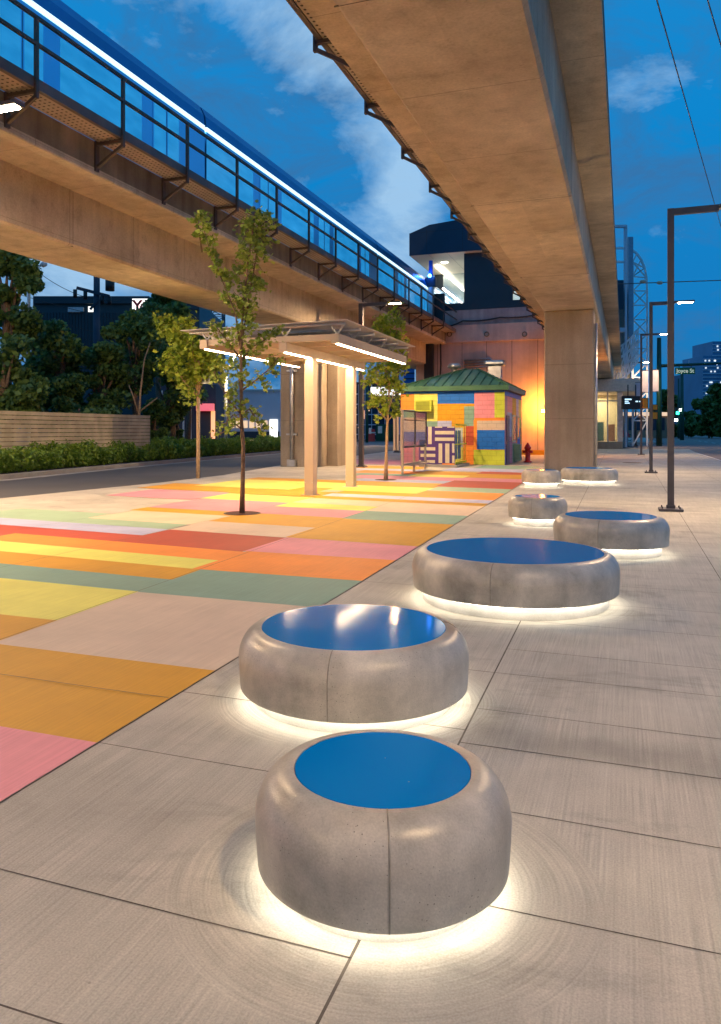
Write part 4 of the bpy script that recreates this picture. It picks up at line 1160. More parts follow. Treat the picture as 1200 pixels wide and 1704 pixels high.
m = MB(); m.box(ud0, ud1, SVV + 0.05, SVV + 9, 9.5, cz0); m.build('dark_wall', M['darkclad'], st)
M['stglass'] = glass_mat('platform_glass', (0.55, 0.68, 0.70), 0.45, 0.06)
M['strip_w'] = emit('platform_light_strip', (1.0, 0.93, 0.80), 16)
M['pwall'] = plain('white_platform_wall', (0.36, 0.42, 0.44), 0.4)
ug0 = onv(738, 480, SVV + 6)[0]
m = MB(); m.box(ug0, ud0 + 0.0, SVV + 6, SVV + 6.05, 9.5, cz0 - 0.03); m.build('glass_screen', M['stglass'], st)
m = MB(); m.box(ug0 - 0.6, ug0, SVV + 5.9, SVV + 6.3, 8.8, cz0 - 0.03); m.build('screen_post', M['darkclad'], st)
m = MB(); m.box(ud1, ue, SVV + 0.3, SVV + 0.35, 9.5, cz0 - 1.2); m.build('glass_screen', emit('lit_glass', (0.85, 1.0, 0.85), 0.55), st)
m = MB(); m.box(ud0 - 0.08, ud0 - 0.02, SVV + 7, SVV + 40, 9.5, cz0 - 0.03); m.build('platform_wall', M['pwall'], st)
m = MB(); m.box(-11.92, -11.8, 51.2, 90, 12.45, 12.55); m.build('platform_light', M['strip_w'], st)
m = MB(); m.box(-11.2, -11.12, 50, 90, 10.75, 10.83); m.build('handrail_light', M['strip_w'], st)
add_light('platform_lamp', st, (-10.5 + 8, SVV + 8 - 60, 12.3), 70, (1, 0.86, 0.62), (0.2, 9))
# downlights in the soffit
m = MB(); m.box(-11.4, -11.0, SVV + 2, SVV + 2.3, cz0 - 0.04, cz0 - 0.021); m.build('downlight', M['strip_w'], st)
# conduits above the kiosk roof
m = MB()
for k in range(4):
    p = [onv(772, 600 + k * 4.5, SVV - 0.12), onv(815 - k * 1.5, 596 + k * 4.5, SVV - 0.12), onv(822 - k * 2, 602 + k * 4.5, SVV - 0.12), onv(823 - k * 2, 618, SVV - 0.12)]
    m.tube([(a_, SVV - 0.08 - 0.0 * k, b_) for a_, b_ in p], 0.045, 8)
m.build('conduit', M['galv'], st)
# hanging cables
def cable(name, pts, r, label, parent=None, mat='black'):
    m = MB(); P_ = []
    for a_, b_ in zip(pts[:-1], pts[1:]):
        a_, b_ = Vector(a_), Vector(b_)
        for k in range(8):
            q = k / 8; P_.append(a_.lerp(b_, q) - Vector((0, 0, (a_ - b_).length * 0.035 * 4 * q * (1 - q))))
    P_.append(Vector(pts[-1])); m.tube(P_, r, 6)
    if parent is not None: return m.build(name, M[mat], parent)
    return tag(m.build(name, M[mat]), label, 'cable')
cable('cable', [(-10.6, SVV - 0.3, 8.0), (-9.5, SVV - 0.25, 8.35), (-7.2, SVV - 0.25, 8.45), (-5.0, SVV - 0.25, 8.5), (-3.9, SVV - 0.25, 8.3)], 0.05, '', st)
cable('cable', [(-10.9, SVV - 0.4, 7.9), (-10.9, SVV - 0.3, 5.6), (-11.1, SVV - 0.2, 2.8)], 0.05, '', st)
cable('cable', [(-10.6, SVV - 0.3, 7.6), (-11.5, SVV - 0.5, 7.2), (-11.8, SVV - 0.4, 4.4), (-11.7, SVV - 0.2, 1.0)], 0.06, '', st)
cable('cable', [(-4.2, SVV - 0.3, 8.5), (-4.4, SVV - 0.3, 5.0)], 0.06, '', st)
m = MB(); m.box(-11.95, -11.35, SVV - 0.5, SVV - 0.162, 4.6, 7.3, bev=0.05); m.build('cable_box', M['black'], st)
# orange wall light
ux, hz_ = onv(905, 684, SVV - 0.1)
wl = thing('wall_light', (ux, SVV - 0.15, hz_), 'orange wall light glowing beside the column', 'wall light')
m = MB(); m.box(-0.16, 0.16, -0.02, 0.15, -0.12, 0.12, bev=0.02); m.build('housing', M['steel'], wl)
m = MB(); m.box(-0.13, 0.13, -0.08, -0.022, -0.1, 0.1, bev=0.02); m.build('lens', emit('sodium_lens', (1.0, 0.50, 0.10), 30), wl)
add_light('lamp_light', wl, (0, -0.8, 0.1), 750, (1.0, 0.33, 0.035), (0.12, 0.12), kind='POINT')

# signal mast with blue beacon at the end of the left walkway
p0 = at(717, 527, 47.5)
bm_ = thing('beacon_mast', (p0.x, p0.y, WALK), 'grey mast with glowing blue beacon at the end of the walkway', 'signal light', world=True)
m = MB(); m.tube([(p0.x, p0.y, WALK), (p0.x, p0.y, at(717, 478, 47.5).z)], 0.2, 12); m.build('mast', M['ylamp'], bm_)
m = MB(); m.box(p0.x - 0.32, p0.x + 0.32, p0.y - 0.2, p0.y + 0.2, at(717, 478, 47.5).z, at(717, 462, 47.5).z, bev=0.03); m.build('control_box', M['navy'], bm_)
m = MB(); m.tube([(p0.x, p0.y, at(717, 462, 47.5).z), (p0.x, p0.y, at(717, 434, 47.5).z)], [0.13, 0.12], 10); m.build('antenna', plain('blue_antenna', (0.01, 0.08, 0.5), 0.4), bm_)
m = MB(); m.tube([(p0.x, p0.y - 0.22, at(717, 460, 47.5).z), (p0.x, p0.y - 0.3, at(717, 460, 47.5).z)], 0.11, 12); m.build('blue_lens', emit('blue_beacon', (0.05, 0.25, 1.0), 14), bm_)
add_light('beacon_light', bm_, (0, -0.5, at(717, 458, 47.5).z - WALK), 25, (0.05, 0.2, 1), (0.1, 0.1), kind='POINT')
m = MB(); m.box(-11.3, -10.4, 47.0, 47.2, WALK, WALK + 2.2, bev=0.03)
eq = thing('equipment_cabinet', (-10.9, 47.1, WALK), 'dark equipment cabinet at the end of the left walkway', 'cabinet', world=True)
m.build('case', M['darkclad'], eq)
m = MB(); m.box(-11.2, -10.5, 46.97, 46.998, WALK + 0.1, WALK + 2.1); m.build('door', M['black'], eq)

# ------------------------------------------------------------------ glass entrance hall on the right
gh = thing('entrance_hall', (-1.3, 68, 0), 'glass station entrance hall lit from inside behind the right column', 'entrance hall', world=True)
u0, v0 = G(985, 747); u1, _ = G(1037, 747)
v0 = 66.0; u1 = -0.15; u0 = -6.0
zt = lambda y: onv(1020, y, v0)[1]
m = MB(); m.box(u0, u1, v0, v0 + 14, 0, zt(735)); m.build('base_wall', M['column'], gh)
M['hallglass'] = glass_mat('hall_glass', (0.35, 0.42, 0.36), 0.22, 0.05)
m = MB(); m.box(u0, u1 - 0.02, v0 + 0.02, v0 + 0.05, zt(735), zt(652)); m.box(u1 - 0.05, u1 - 0.02, v0 + 0.05, v0 + 13.9, zt(735), zt(652)); m.build('glazing', M['hallglass'], gh)
m = MB()
for u in (u0, -4.4, -3.1, -2.2, -1.35, u1 - 0.18): m.box(u, u + 0.1, v0 - 0.03, v0 + 0.08, zt(735), zt(652))
m.box(u1 - 0.42, u1, v0 - 0.06, v0 + 0.3, zt(735), zt(652))
m.box(u0, u1, v0 - 0.02, v0 + 0.07, zt(668), zt(666))
m.build('mullion', M['galv'], gh)
m = MB(); m.box(u0 - 0.2, u1 + 1.6, v0 - 0.6, v0 + 14, zt(652), zt(631), bev=0.03); m.build('roof_fascia', M['hallroof'] if 'hallroof' in M else plain('pale_roof_fascia', (0.78, 0.70, 0.60), 0.5), gh)
m = MB(); m.box(u0, u1 - 0.3, v0 + 6, v0 + 6.1, zt(735), zt(652)); m.build('inner_wall', plain('cream_inner_wall', (0.60, 0.52, 0.32), 0.6), gh)
m = MB(); m.box(-2.3, -1.7, v0 + 4, v0 + 4.6, 0.1, 2.2); m.box(-1.35, -0.8, v0 + 3.4, v0 + 4, 0.1, 2.0, 1); m.build('ticket_machine', [plain('teal_machine', (0.05, 0.12, 0.11), 0.4), plain('orange_machine', (0.45, 0.2, 0.08), 0.5)], gh)
add_light('hall_light', gh, (-1.5, 70.0 - 68, zt(656)), 550, (1.0, 0.86, 0.55), (2.5, 3))
# ================================================================== VEGETATION
def leaf_mesh(name, centers, size, mat, parent, seed=0, shape='maple', droop=0.35):
    """many leaf-sized faces, one mesh"""
    rng = np.random.default_rng(seed)
    n = len(centers)
    if shape == 'maple':
        base = np.array([(0, -0.5), (0.22, -0.32), (0.5, -0.22), (0.3, 0.02), (0.42, 0.3), (0.14, 0.22), (0, 0.55), (-0.14, 0.22), (-0.42, 0.3), (-0.3, 0.02), (-0.5, -0.22), (-0.22, -0.32)])
    else:
        base = np.array([(0, -0.5), (0.3, -0.1), (0.22, 0.28), (0, 0.5), (-0.24, 0.25), (-0.3, -0.12)])
    k = len(base)
    sz = size * rng.uniform(0.6, 1.3, n)
    nrm = rng.normal(size=(n, 3)); nrm[:, 2] = np.abs(nrm[:, 2]) * 0.9 + droop
    nrm /= np.linalg.norm(nrm, axis=1)[:, None]
    t = rng.normal(size=(n, 3)); t -= nrm * (t * nrm).sum(1)[:, None]; t /= np.linalg.norm(t, axis=1)[:, None]
    b = np.cross(nrm, t)
    V_ = centers[:, None, :] + (base[None, :, 0, None] * t[:, None, :] + base[None, :, 1, None] * b[:, None, :]) * sz[:, None, None]
    fold = (np.abs(base[:, 0]) * 0.35)[None, :, None] * nrm[:, None, :] * sz[:, None, None]
    V_ = (V_ + fold).reshape(-1, 3)
    me = bpy.data.meshes.new(name)
    me.vertices.add(n * k); me.vertices.foreach_set('co', V_.ravel())
    me.loops.add(n * k); me.loops.foreach_set('vertex_index', np.arange(n * k, dtype=np.int32))
    me.polygons.add(n); me.polygons.foreach_set('loop_start', np.arange(0, n * k, k, dtype=np.int32))
    me.polygons.foreach_set('loop_total', np.full(n, k, dtype=np.int32))
    me.materials.append(mat); me.update(calc_edges=True); me.validate()
    o = bpy.data.objects.new(name, me); COL.objects.link(o); o.parent = parent
    return o

def young_tree(px, py, branches, trunk, label, r0, bark, leaf, n_leaf, lsize, seed, group, spread=0.22):
    """trunk and branches given as offsets in metres (x across the picture, z up), leaves clustered on the branches"""
    z = F0 * EYE / (py - HZ); s = z / F0
    base = at(px, py, z)
    t = thing('young_tree', (base.x, base.y, 0), label, 'tree', group)
    rnd = random.Random(seed); rng = np.random.default_rng(seed)
    def W_(q, dep=0.0):
        dx = (q[0] - px) * s; h = (py - q[1]) * s
        return Vector((dx * ca - dep * sa, dx * sa + dep * ca, max(h, 0)))
    tr = MB()
    tp = [W_(q, rnd.uniform(-.02, .02)) for q in trunk]
    tr.tube(tp, [r0 * (1 - 0.75 * i / (len(tp) - 1)) * (1.25 if i == 0 else 1) for i in range(len(tp))], 10)
    pts = []
    for br in branches:
        n = len(br['p']); dp = br.get('d', rnd.uniform(-0.5, 0.5))
        P_ = [W_(q, dp * i / (n - 1)) for i, q in enumerate(br['p'])]
        tr.tube(P_, [max(0.006, r0 * 0.45 * (1 - 0.8 * i / (n - 1))) for i in range(n)], 6)
        wt = br.get('w', 1.0); sp_ = br.get('s', spread)
        seglen = sum((b - a).length for a, b in zip(P_[:-1], P_[1:]))
        # side twigs with leaf clusters
        m_ = max(3, int(seglen * 9 * wt))
        for k in range(m_):
            q = br.get('from', 0.15) + (1 - br.get('from', 0.15)) * (k + rnd.random()) / m_
            fi = min(q, 0.999) * (n - 1); i = int(fi); c = P_[i].lerp(P_[i+1], fi - i)
            tw = Vector((rnd.gauss(0, 1), rnd.gauss(0, 1), rnd.gauss(0.1, 0.6))).normalized() * sp_ * rnd.uniform(0.5, 1.5) * (1.15 - 0.5 * q)
            tr.tube([c, c + tw * 0.6, c + tw], [0.006, 0.004, 0.002], 4, caps=False)
            nl = int(n_leaf * rnd.uniform(0.5, 1.4))
            cc = np.array(c + tw)[None, :] + rng.normal(scale=sp_ * 0.36, size=(nl, 3)) * np.array([1, 1, 0.8])
            pts.append(cc)
    tr.build('trunk', bark, t)
    leaf_mesh('crown', np.concatenate(pts), lsize, leaf, t, seed)
    # planting pit / grate
    return t, base

ya = 'young street trees on the plaza'
tA, bA = young_tree(403, 855, [
    dict(p=[(401, 640), (402, 560), (406, 500), (412, 440), (418, 395), (424, 352)], w=1.9, s=0.21, d=0.0),
    dict(p=[(404, 560), (416, 480), (424, 430), (428, 385), (434, 362)], w=1.5, s=0.2, d=0.3),
    dict(p=[(402, 590), (392, 520), (372, 470), (352, 420), (336, 362)], w=1.15, s=0.13, d=-0.25, **{'from': 0.3}),
    dict(p=[(336, 420), (332, 385), (330, 360)], w=1.2, s=0.1, d=-0.1),
    dict(p=[(402, 600), (380, 570), (360, 545), (340, 532)], w=1.2, s=0.16, d=0.3),
    dict(p=[(402, 650), (425, 635), (448, 618), (466, 598)], w=1.5, s=0.16, d=-0.4),
    dict(p=[(402, 600), (420, 575), (440, 562), (452, 548)], w=1.4, s=0.15, d=0.4),
    dict(p=[(402, 690), (385, 670), (368, 640), (356, 610)], w=1.3, s=0.17, d=-0.3),
    dict(p=[(402, 700), (388, 690), (376, 700), (372, 715)], w=1.1, s=0.15, d=0.2),
    dict(p=[(402, 690), (415, 680), (428, 700), (434, 712)], w=1.3, s=0.14, d=0.1),
    dict(p=[(403, 715), (392, 705), (380, 715), (370, 722)], w=1.3, s=0.13, d=-0.2),
    dict(p=[(401, 660), (395, 620), (385, 600)], w=1.5, s=0.18, d=0.3),
    ], [(403, 857), (404, 800), (405, 745), (401, 690), (402, 640), (401, 590), (403, 540), (407, 490), (412, 440), (420, 390), (424, 355)],
    'slender young maple tree in a round pit in the painted pavement', 0.042, M['bark'], M['leaf'], 15, 0.088, 3, ya)
tB, bB = young_tree(329, 796, [
    dict(p=[(329, 660), (322, 620), (305, 580), (285, 548), (272, 530)], w=1.3, s=0.38, d=0.2),
    dict(p=[(329, 650), (325, 600), (318, 570), (305, 540)], w=1.5, s=0.42, d=-0.4),
    dict(p=[(329, 660), (335, 620), (338, 590), (335, 565)], w=1.5, s=0.4, d=0.2),
    dict(p=[(329, 655), (338, 630), (347, 612), (352, 600)], w=1.1, s=0.28, d=0.5),
    
    dict(p=[(329, 660), (312, 640), (295, 615), (290, 590)], w=1.2, s=0.38, d=-0.5),
    ], [(329.5, 797), (329, 740), (328.5, 690), (329, 640), (324, 590), (318, 550)],
    'young tree by the road kerb, its crown lit yellow green', 0.05, M['bark_pale'], M['leaf_lit'], 22, 0.15, 5, ya)
tC, bC = young_tree(642, 799, [
    dict(p=[(645, 690), (648, 640), (650, 590), (650, 550), (648, 520)], w=1.5, s=0.33, d=0.1),
    dict(p=[(645, 690), (655, 655), (664, 620), (665, 590)], w=1.2, s=0.26, d=0.3),
    dict(p=[(645, 695), (636, 660), (628, 630), (624, 610)], w=1.3, s=0.26, d=-0.3),
    dict(p=[(645, 700), (632, 685), (624, 672), (622, 655)], w=1.2, s=0.2, d=0.3),
    dict(p=[(645, 640), (640, 600), (636, 560), (634, 530)], w=1.2, s=0.24, d=-0.2),
    dict(p=[(645, 640), (656, 590), (660, 555), (662, 535)], w=1.2, s=0.24, d=0.2),
    dict(p=[(630, 640), (616, 632), (604, 628)], w=1.2, s=0.2, d=0.1),
    dict(p=[(646, 700), (655, 690), (660, 680)], w=1.2, s=0.18, d=0.1),
    ], [(642, 800), (643, 760), (644, 720), (646, 685), (648, 640), (650, 590), (650, 545)],
    'young tree with pale trunk left of the kiosk and notice board', 0.055, M['bark_pale'], M['leaf_lit'], 16, 0.13, 8, ya)
for t_, r_, lb in ((tA, 0.33, 'dark round tree pit at the foot of the slender maple'), (tC, 0.33, 'tree pit of the young tree by the kiosk')):
    g = thing('tree_pit', (t_.location.x, t_.location.y, 0), lb, 'tree pit')
    m = MB(); m.lathe([(r_, 0.0125), (r_, 0.017), (r_ - 0.03, 0.018), (r_ - 0.03, 0.0125)], n=48); m.build('steel_rim', M['steel'], g)
    m = MB(); m.face([((r_ - 0.03) * math.cos(2*math.pi*k/40), (r_ - 0.03) * math.sin(2*math.pi*k/40), 0.015) for k in range(40)]); m.build('soil', M['soil'] if 'soil' in M else plain('mulch', (0.09, 0.03, 0.02), 0.9, var=0.4, scale=30), g)

# parking sign post beside the kerb tree
sp0 = at(331, 796, F0 * EYE / 79.5)
sg = thing('sign_post', (sp0.x, sp0.y, 0), 'thin cream sign post at the plaza edge left of the maple', 'sign post')
m = MB(); m.tube([(0, 0, 0), (0, 0, 3.7)], 0.038, 10); m.build('post', M['beige_metal'], sg)
m = MB(); m.box(-0.05, 0.42, -0.06, -0.045, 2.95, 3.2); m.build('sign_back', M['galv'], sg)

# broad dark trees behind the fence
def big_tree(px, cy, z, rx, ry, label, seed, n=2600, leaf='leaf_dark', ls=0.26, group='dark trees beyond the road', ybase=None, name='broadleaf_tree'):
    s = z / F0; c = at(px, cy, z)
    t = thing(name, (c.x, c.y, 0), label, 'tree', group)
    rng = np.random.default_rng(seed); rnd = random.Random(seed)
    Rx, Rz = rx * s, ry * s
    nc = 26
    pts = []; cents = []
    n = int(n * 1.9)
    for k in range(nc):
        a = rnd.uniform(0, 2*math.pi); rr = rnd.random() ** 0.5; zz = rnd.uniform(-1, 1)
        env = math.sqrt(max(0.05, 1 - zz * zz * 0.8))
        cc = Vector((math.cos(a) * rr * Rx * env * 0.85, math.sin(a) * rr * Rx * env * 0.85, zz * Rz * 0.85))
        cents.append(cc)
        r_ = rnd.uniform(0.2, 0.42) * min(Rx, Rz)
        q = rng.normal(size=(n // nc, 3)); q /= np.linalg.norm(q, axis=1)[:, None]
        q *= (rng.random(n // nc) ** 0.45)[:, None] * r_ * np.array([1.15, 1.15, 0.8])
        pts.append(q + np.array(cc))
    P_ = np.concatenate(pts); P_[:, 2] += c.z
    P_ = P_[P_[:, 2] > 0.4]
    leaf_mesh('crown', P_, ls, M[leaf], t, seed, 'oval')
    m = MB()
    m.tube([(0, 0, 0), (0.1, 0.05, c.z * 0.4), (0, 0, c.z), (0.05, 0, c.z + Rz * 0.5)], [0.2, 0.16, 0.11, 0.04], 8)
    for cc in cents[::3]:
        m.tube([(0, 0, c.z * rnd.uniform(0.4, 0.8)), (cc.x * 0.5, cc.y * 0.5, c.z + cc.z * 0.4), (cc.x, cc.y, c.z + cc.z)], [0.09, 0.06, 0.02], 5, caps=False)
    m.build('trunk', M['bark'], t)
    return t
big_tree(10, 500, 33, 62, 85, 'tallest dark tree at the left edge, reaching up under the guideway', 11, 4200)
big_tree(5, 640, 31, 70, 75, 'dark tree low at the left edge behind the fence', 12, 3600)
big_tree(95, 610, 36, 62, 72, 'second dark tree from the left behind the fence', 13, 4000)
big_tree(165, 640, 38, 60, 70, 'dark tree in the middle of the fence, under the utility pole', 14, 3800)
big_tree(290, 520, 62, 44, 50, 'tall dark tree right beside the white lit Y sign', 15, 3200, ls=0.42)
big_tree(222, 590, 40, 58, 72, 'dark tree with pale forked trunk at the fence end', 16, 3800)
big_tree(285, 640, 44, 55, 70, 'dark tree behind the yellow-green young tree', 17, 3600)
big_tree(130, 700, 34, 80, 40, 'low dark undergrowth tree behind the middle of the fence', 19, 2600)
big_tree(255, 705, 42, 30, 40, 'small dark tree filling the gap right of the fence', 20, 1600)
big_tree(292, 700, 46, 18, 40, 'small dark tree beside the tall glazed column', 23, 1000)
big_tree(262, 560, 50, 40, 62, 'dark tree just left of and below the lit Y sign', 24, 2600, ls=0.3)
big_tree(312, 600, 52, 30, 60, 'dark tree directly behind the crown of the yellow-green tree', 25, 2000, ls=0.3)
big_tree(55, 590, 40, 45, 60, 'dark tree between the two leftmost trees', 26, 2600)
# pale forked trunk in front of the dark foliage
pk = at(232, 755, 37)
ft = thing('bare_forked_tree', (pk.x, pk.y, 0), 'pale forked trunk showing just above the fence end', 'tree')
m = MB(); s_ = 37 / F0
def OW(px, py): q = at(px, py, 37); return (q.x - pk.x, q.y - pk.y, max(0, q.z))
m.tube([OW(232, 760), OW(231, 700), OW(234, 650), OW(240, 600), OW(250, 570)], [0.09, 0.07, 0.05, 0.03, 0.02], 7)
m.tube([OW(231, 690), OW(222, 660), OW(214, 640)], [0.045, 0.035, 0.02], 6)
m.tube([OW(232, 685), OW(245, 675), OW(262, 662)], [0.045, 0.035, 0.02], 6)
m.build('trunk', M['bark_pale'], ft)

# hedge of separate low bushes along the far kerb
def bush_mesh(seed):
    rng = np.random.default_rng(seed)
    q = rng.normal(size=(950, 3)); q /= np.linalg.norm(q, axis=1)[:, None]
    q *= (0.55 + 0.45 * rng.random(950) ** 0.5)[:, None]
    q *= np.array([0.62, 0.62, 0.42]); q += rng.normal(scale=0.05, size=q.shape); q[:, 2] += 0.40
    return q[q[:, 2] > 0.02]
hedge_src = []
for k in range(4):
    t = thing('hedge_bush', (0, 0, 0), 'low leafy bush in the clipped row along the far kerb', 'bush', 'hedge bushes along the far kerb')
    leaf_mesh('foliage', bush_mesh(30 + k), 0.13, M['leaf_hedge'], t, 40 + k, 'oval')
    m = MB()
    for a in range(5): m.tube([(0, 0, 0), (0.12 * math.cos(a * 1.3), 0.12 * math.sin(a * 1.3), 0.25), (0.3 * math.cos(a * 1.3), 0.3 * math.sin(a * 1.3), 0.5)], [0.015, 0.012, 0.006], 5, caps=False)
    m.build('stems', M['bark'], t); hedge_src.append(t)
def farline(v):
    for a, b in zip(far[:-1], far[1:]):
        if a[1] <= v <= b[1]: return a[0] + (b[0] - a[0]) * (v - a[1]) / (b[1] - a[1])
    return far[-1][0]
v = 15.0; i = 0; rnd = random.Random(4)
while v < 62:
    x = farline(v) - 1.0 + rnd.uniform(-0.08, 0.08)
    for row in range(2 if v < 60 else 1):
        src = hedge_src[(i + row) % 4]
        loc = (x - row * 0.85, v + row * 0.3, 0.09)
        if i < 2 and row == 0 or (i < 2 and row == 1):
            pass
        c = src if (i < 1 and row == 0) else copy_thing(src)
        c.location = loc; c.rotation_euler = (0, 0, rnd.uniform(0, 6)); s_ = rnd.uniform(0.75, 1.0); c.scale = (s_, s_, rnd.uniform(0.75, 1.3))
    v += 0.86; i += 1
for t in hedge_src[1:]: t.location = (farline(14.2) - 1.0 - hedge_src.index(t) * 0.4, 14.1 + hedge_src.index(t) * 0.3, 0.09)

# slatted board fence behind the hedge
fa, fb = at(-60, 770, 25.5), at(250, 765, 36.2)
fn = thing('board_fence', ((fa.x + fb.x)/2, (fa.y + fb.y)/2, 0.09), 'long horizontal board fence behind the hedge on the left', 'fence', world=True)
M['fence'] = plain('weathered_fence_board', (0.55, 0.47, 0.33), 0.8, 0, 0.25, 1.5)
d = Vector((fb.x - fa.x, fb.y - fa.y, 0)); Ln = d.length; d.normalize(); nn_ = Vector((-d.y, d.x, 0))
nb_ = 13; FH = 2.05
m = MB()
for k in range(nb_):
    z = 0.16 + FH * k / nb_; a_ = Vector((fa.x, fa.y, 0)); b_ = Vector((fb.x, fb.y, 0))
    hb_ = FH / nb_ - 0.022
    for (p, q) in ((a_, b_),):
        m.prism([(p.x, p.y), (q.x, q.y), (q.x + nn_.x * 0.03, q.y + nn_.y * 0.03), (p.x + nn_.x * 0.03, p.y + nn_.y * 0.03)], z, z + hb_)
m.build('boards', M['fence'], fn)
k = 0.0
while k <= Ln + 0.01:
    p = Vector((fa.x, fa.y, 0)) + d * min(k, Ln - 0.05) + nn_ * 0.08
    m = MB(); m.box(p.x - 0.05, p.x + 0.05, p.y - 0.05, p.y + 0.05, 0.09, 2.2); m.build('fence_post', M['bark'], fn); k += 2.4

# ================================================================== FAR LEFT BACKDROP BUILDINGS
def block(name, label, cat, pxa, pxb, ytop, z, depth, mat, extra=None, base=0.0):
    a_, b_ = at(pxa, ytop, z), at(pxb, ytop, z)
    t = thing(name, ((a_.x + b_.x)/2, (a_.y + b_.y)/2, 0), label, cat, world=True)
    dd = Vector((b_.x - a_.x, b_.y - a_.y, 0)).normalized(); n2 = Vector((-dd.y, dd.x, 0)) * depth
    m = MB(); m.prism([(a_.x, a_.y), (b_.x, b_.y), (b_.x + n2.x, b_.y + n2.y), (a_.x + n2.x, a_.y + n2.y)], base, a_.z)
    m.build('walls', mat, t)
    def slab(nm, px0, px1, y0, y1, mat2, proud=0.05, thick=0.1, par=None):
        p, q = at(px0, y0, z), at(px1, y0, z); zb = at(px0, y1, z).z
        nn2 = Vector((-dd.y, dd.x, 0))
        f_ = -nn2 * proud; g_ = nn2 * (thick - proud) if thick > proud else -nn2 * 0.004
        m = MB(); m.prism([(p.x + f_.x, p.y + f_.y), (q.x + f_.x, q.y + f_.y), (q.x + g_.x, q.y + g_.y), (p.x + g_.x, p.y + g_.y)], zb, p.z)
        return m.build(nm, mat2, par or t)
    if extra: extra(t, slab)
    return t
M['navy2'] = plain('dark_teal_cladding', (0.008, 0.03, 0.045), 0.5, 0.1, 0.1, 0.5)
M['cladblue'] = plain('ribbed_blue_cladding', (0.012, 0.045, 0.06), 0.5, 0.2, 0.2, 0.4)
M['litwhite'] = emit('lit_white_panel', (1.0, 0.97, 0.88), 1.6)
M['litred'] = emit('lit_red_sign', (1.0, 0.01, 0.01), 0.75)
M['litorange'] = emit('lit_orange', (1.0, 0.35, 0.08), 1.3)
M['warmwin'] = emit('warm_window', (1.0, 0.62, 0.28), 0.9)
M['bluewall'] = plain('blue_grey_wall', (0.62, 0.66, 0.76), 0.6, 0, 0.1, 0.3)
M['scaf'] = plain('dark_building_site', (0.035, 0.05, 0.075), 0.8, 0, 0.3, 0.4)
def bx1(t, slab):
    for k in range(34): slab('cladding_rib', 62 + k * 5.2, 63 + k * 5.2, 520, 640, M['navy2'], 0.12, 0.13) if k < 30 else None
    slab('parapet', 58, 250, 494, 506, M['navy2'], 0.5, 0.6)
    slab('roof_plant', 115, 140, 512, 520, M['ylamp'], 0.4, 0.5)
    slab('lit_window', 147, 158, 510, 519, M['litwhite'], 0.06, 0.1)
block('dark_warehouse', 'long dark blue ribbed building behind the trees', 'building', 55, 262, 498, 85, 30, M['cladblue'], bx1)
def bx2(t, slab):
    slab('cladding_band', 250, 332, 500, 515, M['navy2'], 0.2, 0.3)
    slab('glazing', 262, 290, 560, 700, M['navy2'], 0.06, 0.12)
block('dark_office_wing', 'dark wing of the blue building behind the lit sign', 'building', 252, 332, 500, 88, 20, M['cladblue'], bx2)
# lit sign with red Y
sg0, sg1 = at(220, 522, 80), at(270, 522, 80)
ys = thing('roof_sign', (sg0.x, sg0.y, sg0.z), 'white lit roof sign with a red Y behind the dark trees', 'sign', world=True)
dd = (sg1 - sg0).normalized(); n2 = Vector((-dd.y, dd.x, 0))
m = MB(); m.prism([(sg0.x, sg0.y), (sg1.x, sg1.y), (sg1.x + n2.x * .3, sg1.y + n2.y * .3), (sg0.x + n2.x * .3, sg0.y + n2.y * .3)], sg0.z, at(220, 497, 80).z); m.build('light_box', M['litwhite'], ys)
m = MB(); m.bar((sg0.x + n2.x * .4, sg0.y + n2.y * .4, sg0.z - 1.2), (sg0.x + n2.x * .4, sg0.y + n2.y * .4, sg0.z + 1), 0.2); m.bar((sg1.x + n2.x * .4, sg1.y + n2.y * .4, sg0.z - 1.2), (sg1.x + n2.x * .4, sg1.y + n2.y * .4, sg0.z + 1), 0.2); m.build('sign_frame', M['black'], ys)
def text(body, loc, rz, size, mat, parent, name='lettering', bold=0.0, ext=0.01):
    cu = bpy.data.curves.new(name, 'FONT'); cu.body = body; cu.size = size; cu.extrude = ext; cu.offset = bold
    cu.align_x = 'CENTER'; cu.align_y = 'CENTER'
    tmp = bpy.data.objects.new(name, cu); COL.objects.link(tmp)
    dg = bpy.context.evaluated_depsgraph_get(); dg.update()
    me = bpy.data.meshes.new_from_object(tmp.evaluated_get(dg))
    me.transform(Matrix.Translation(loc) @ Matrix.Rotation(rz, 4, 'Z') @ Matrix.Rotation(R(90), 4, 'X'))
    if parent is not None and '_o' in parent: me.transform(Matrix.Translation(-Vector(parent['_o'])))
    bpy.data.objects.remove(tmp)
    me.materials.clear(); me.materials.append(mat)
    o = bpy.data.objects.new(name, me); COL.objects.link(o); o.parent = parent
    return o
yp = at(228.5, 510, 79.9)
text('Y', yp, YAW, 1.65, plain('dark_red_letter', (0.55, 0.0, 0.02), 0.5), ys, bold=0.05)
m = MB(); q0, q1, q2, q3 = at(224, 520, 79.85), at(229, 519, 79.85), at(234, 514, 79.85), at(236, 505, 79.85)
m.tube([q0, q1, q2, q3], [0.05, 0.13, 0.15, 0.04], 6); m.build('swoosh', plain('dark_red_mark', (0.25, 0.0, 0.02), 0.5), ys)

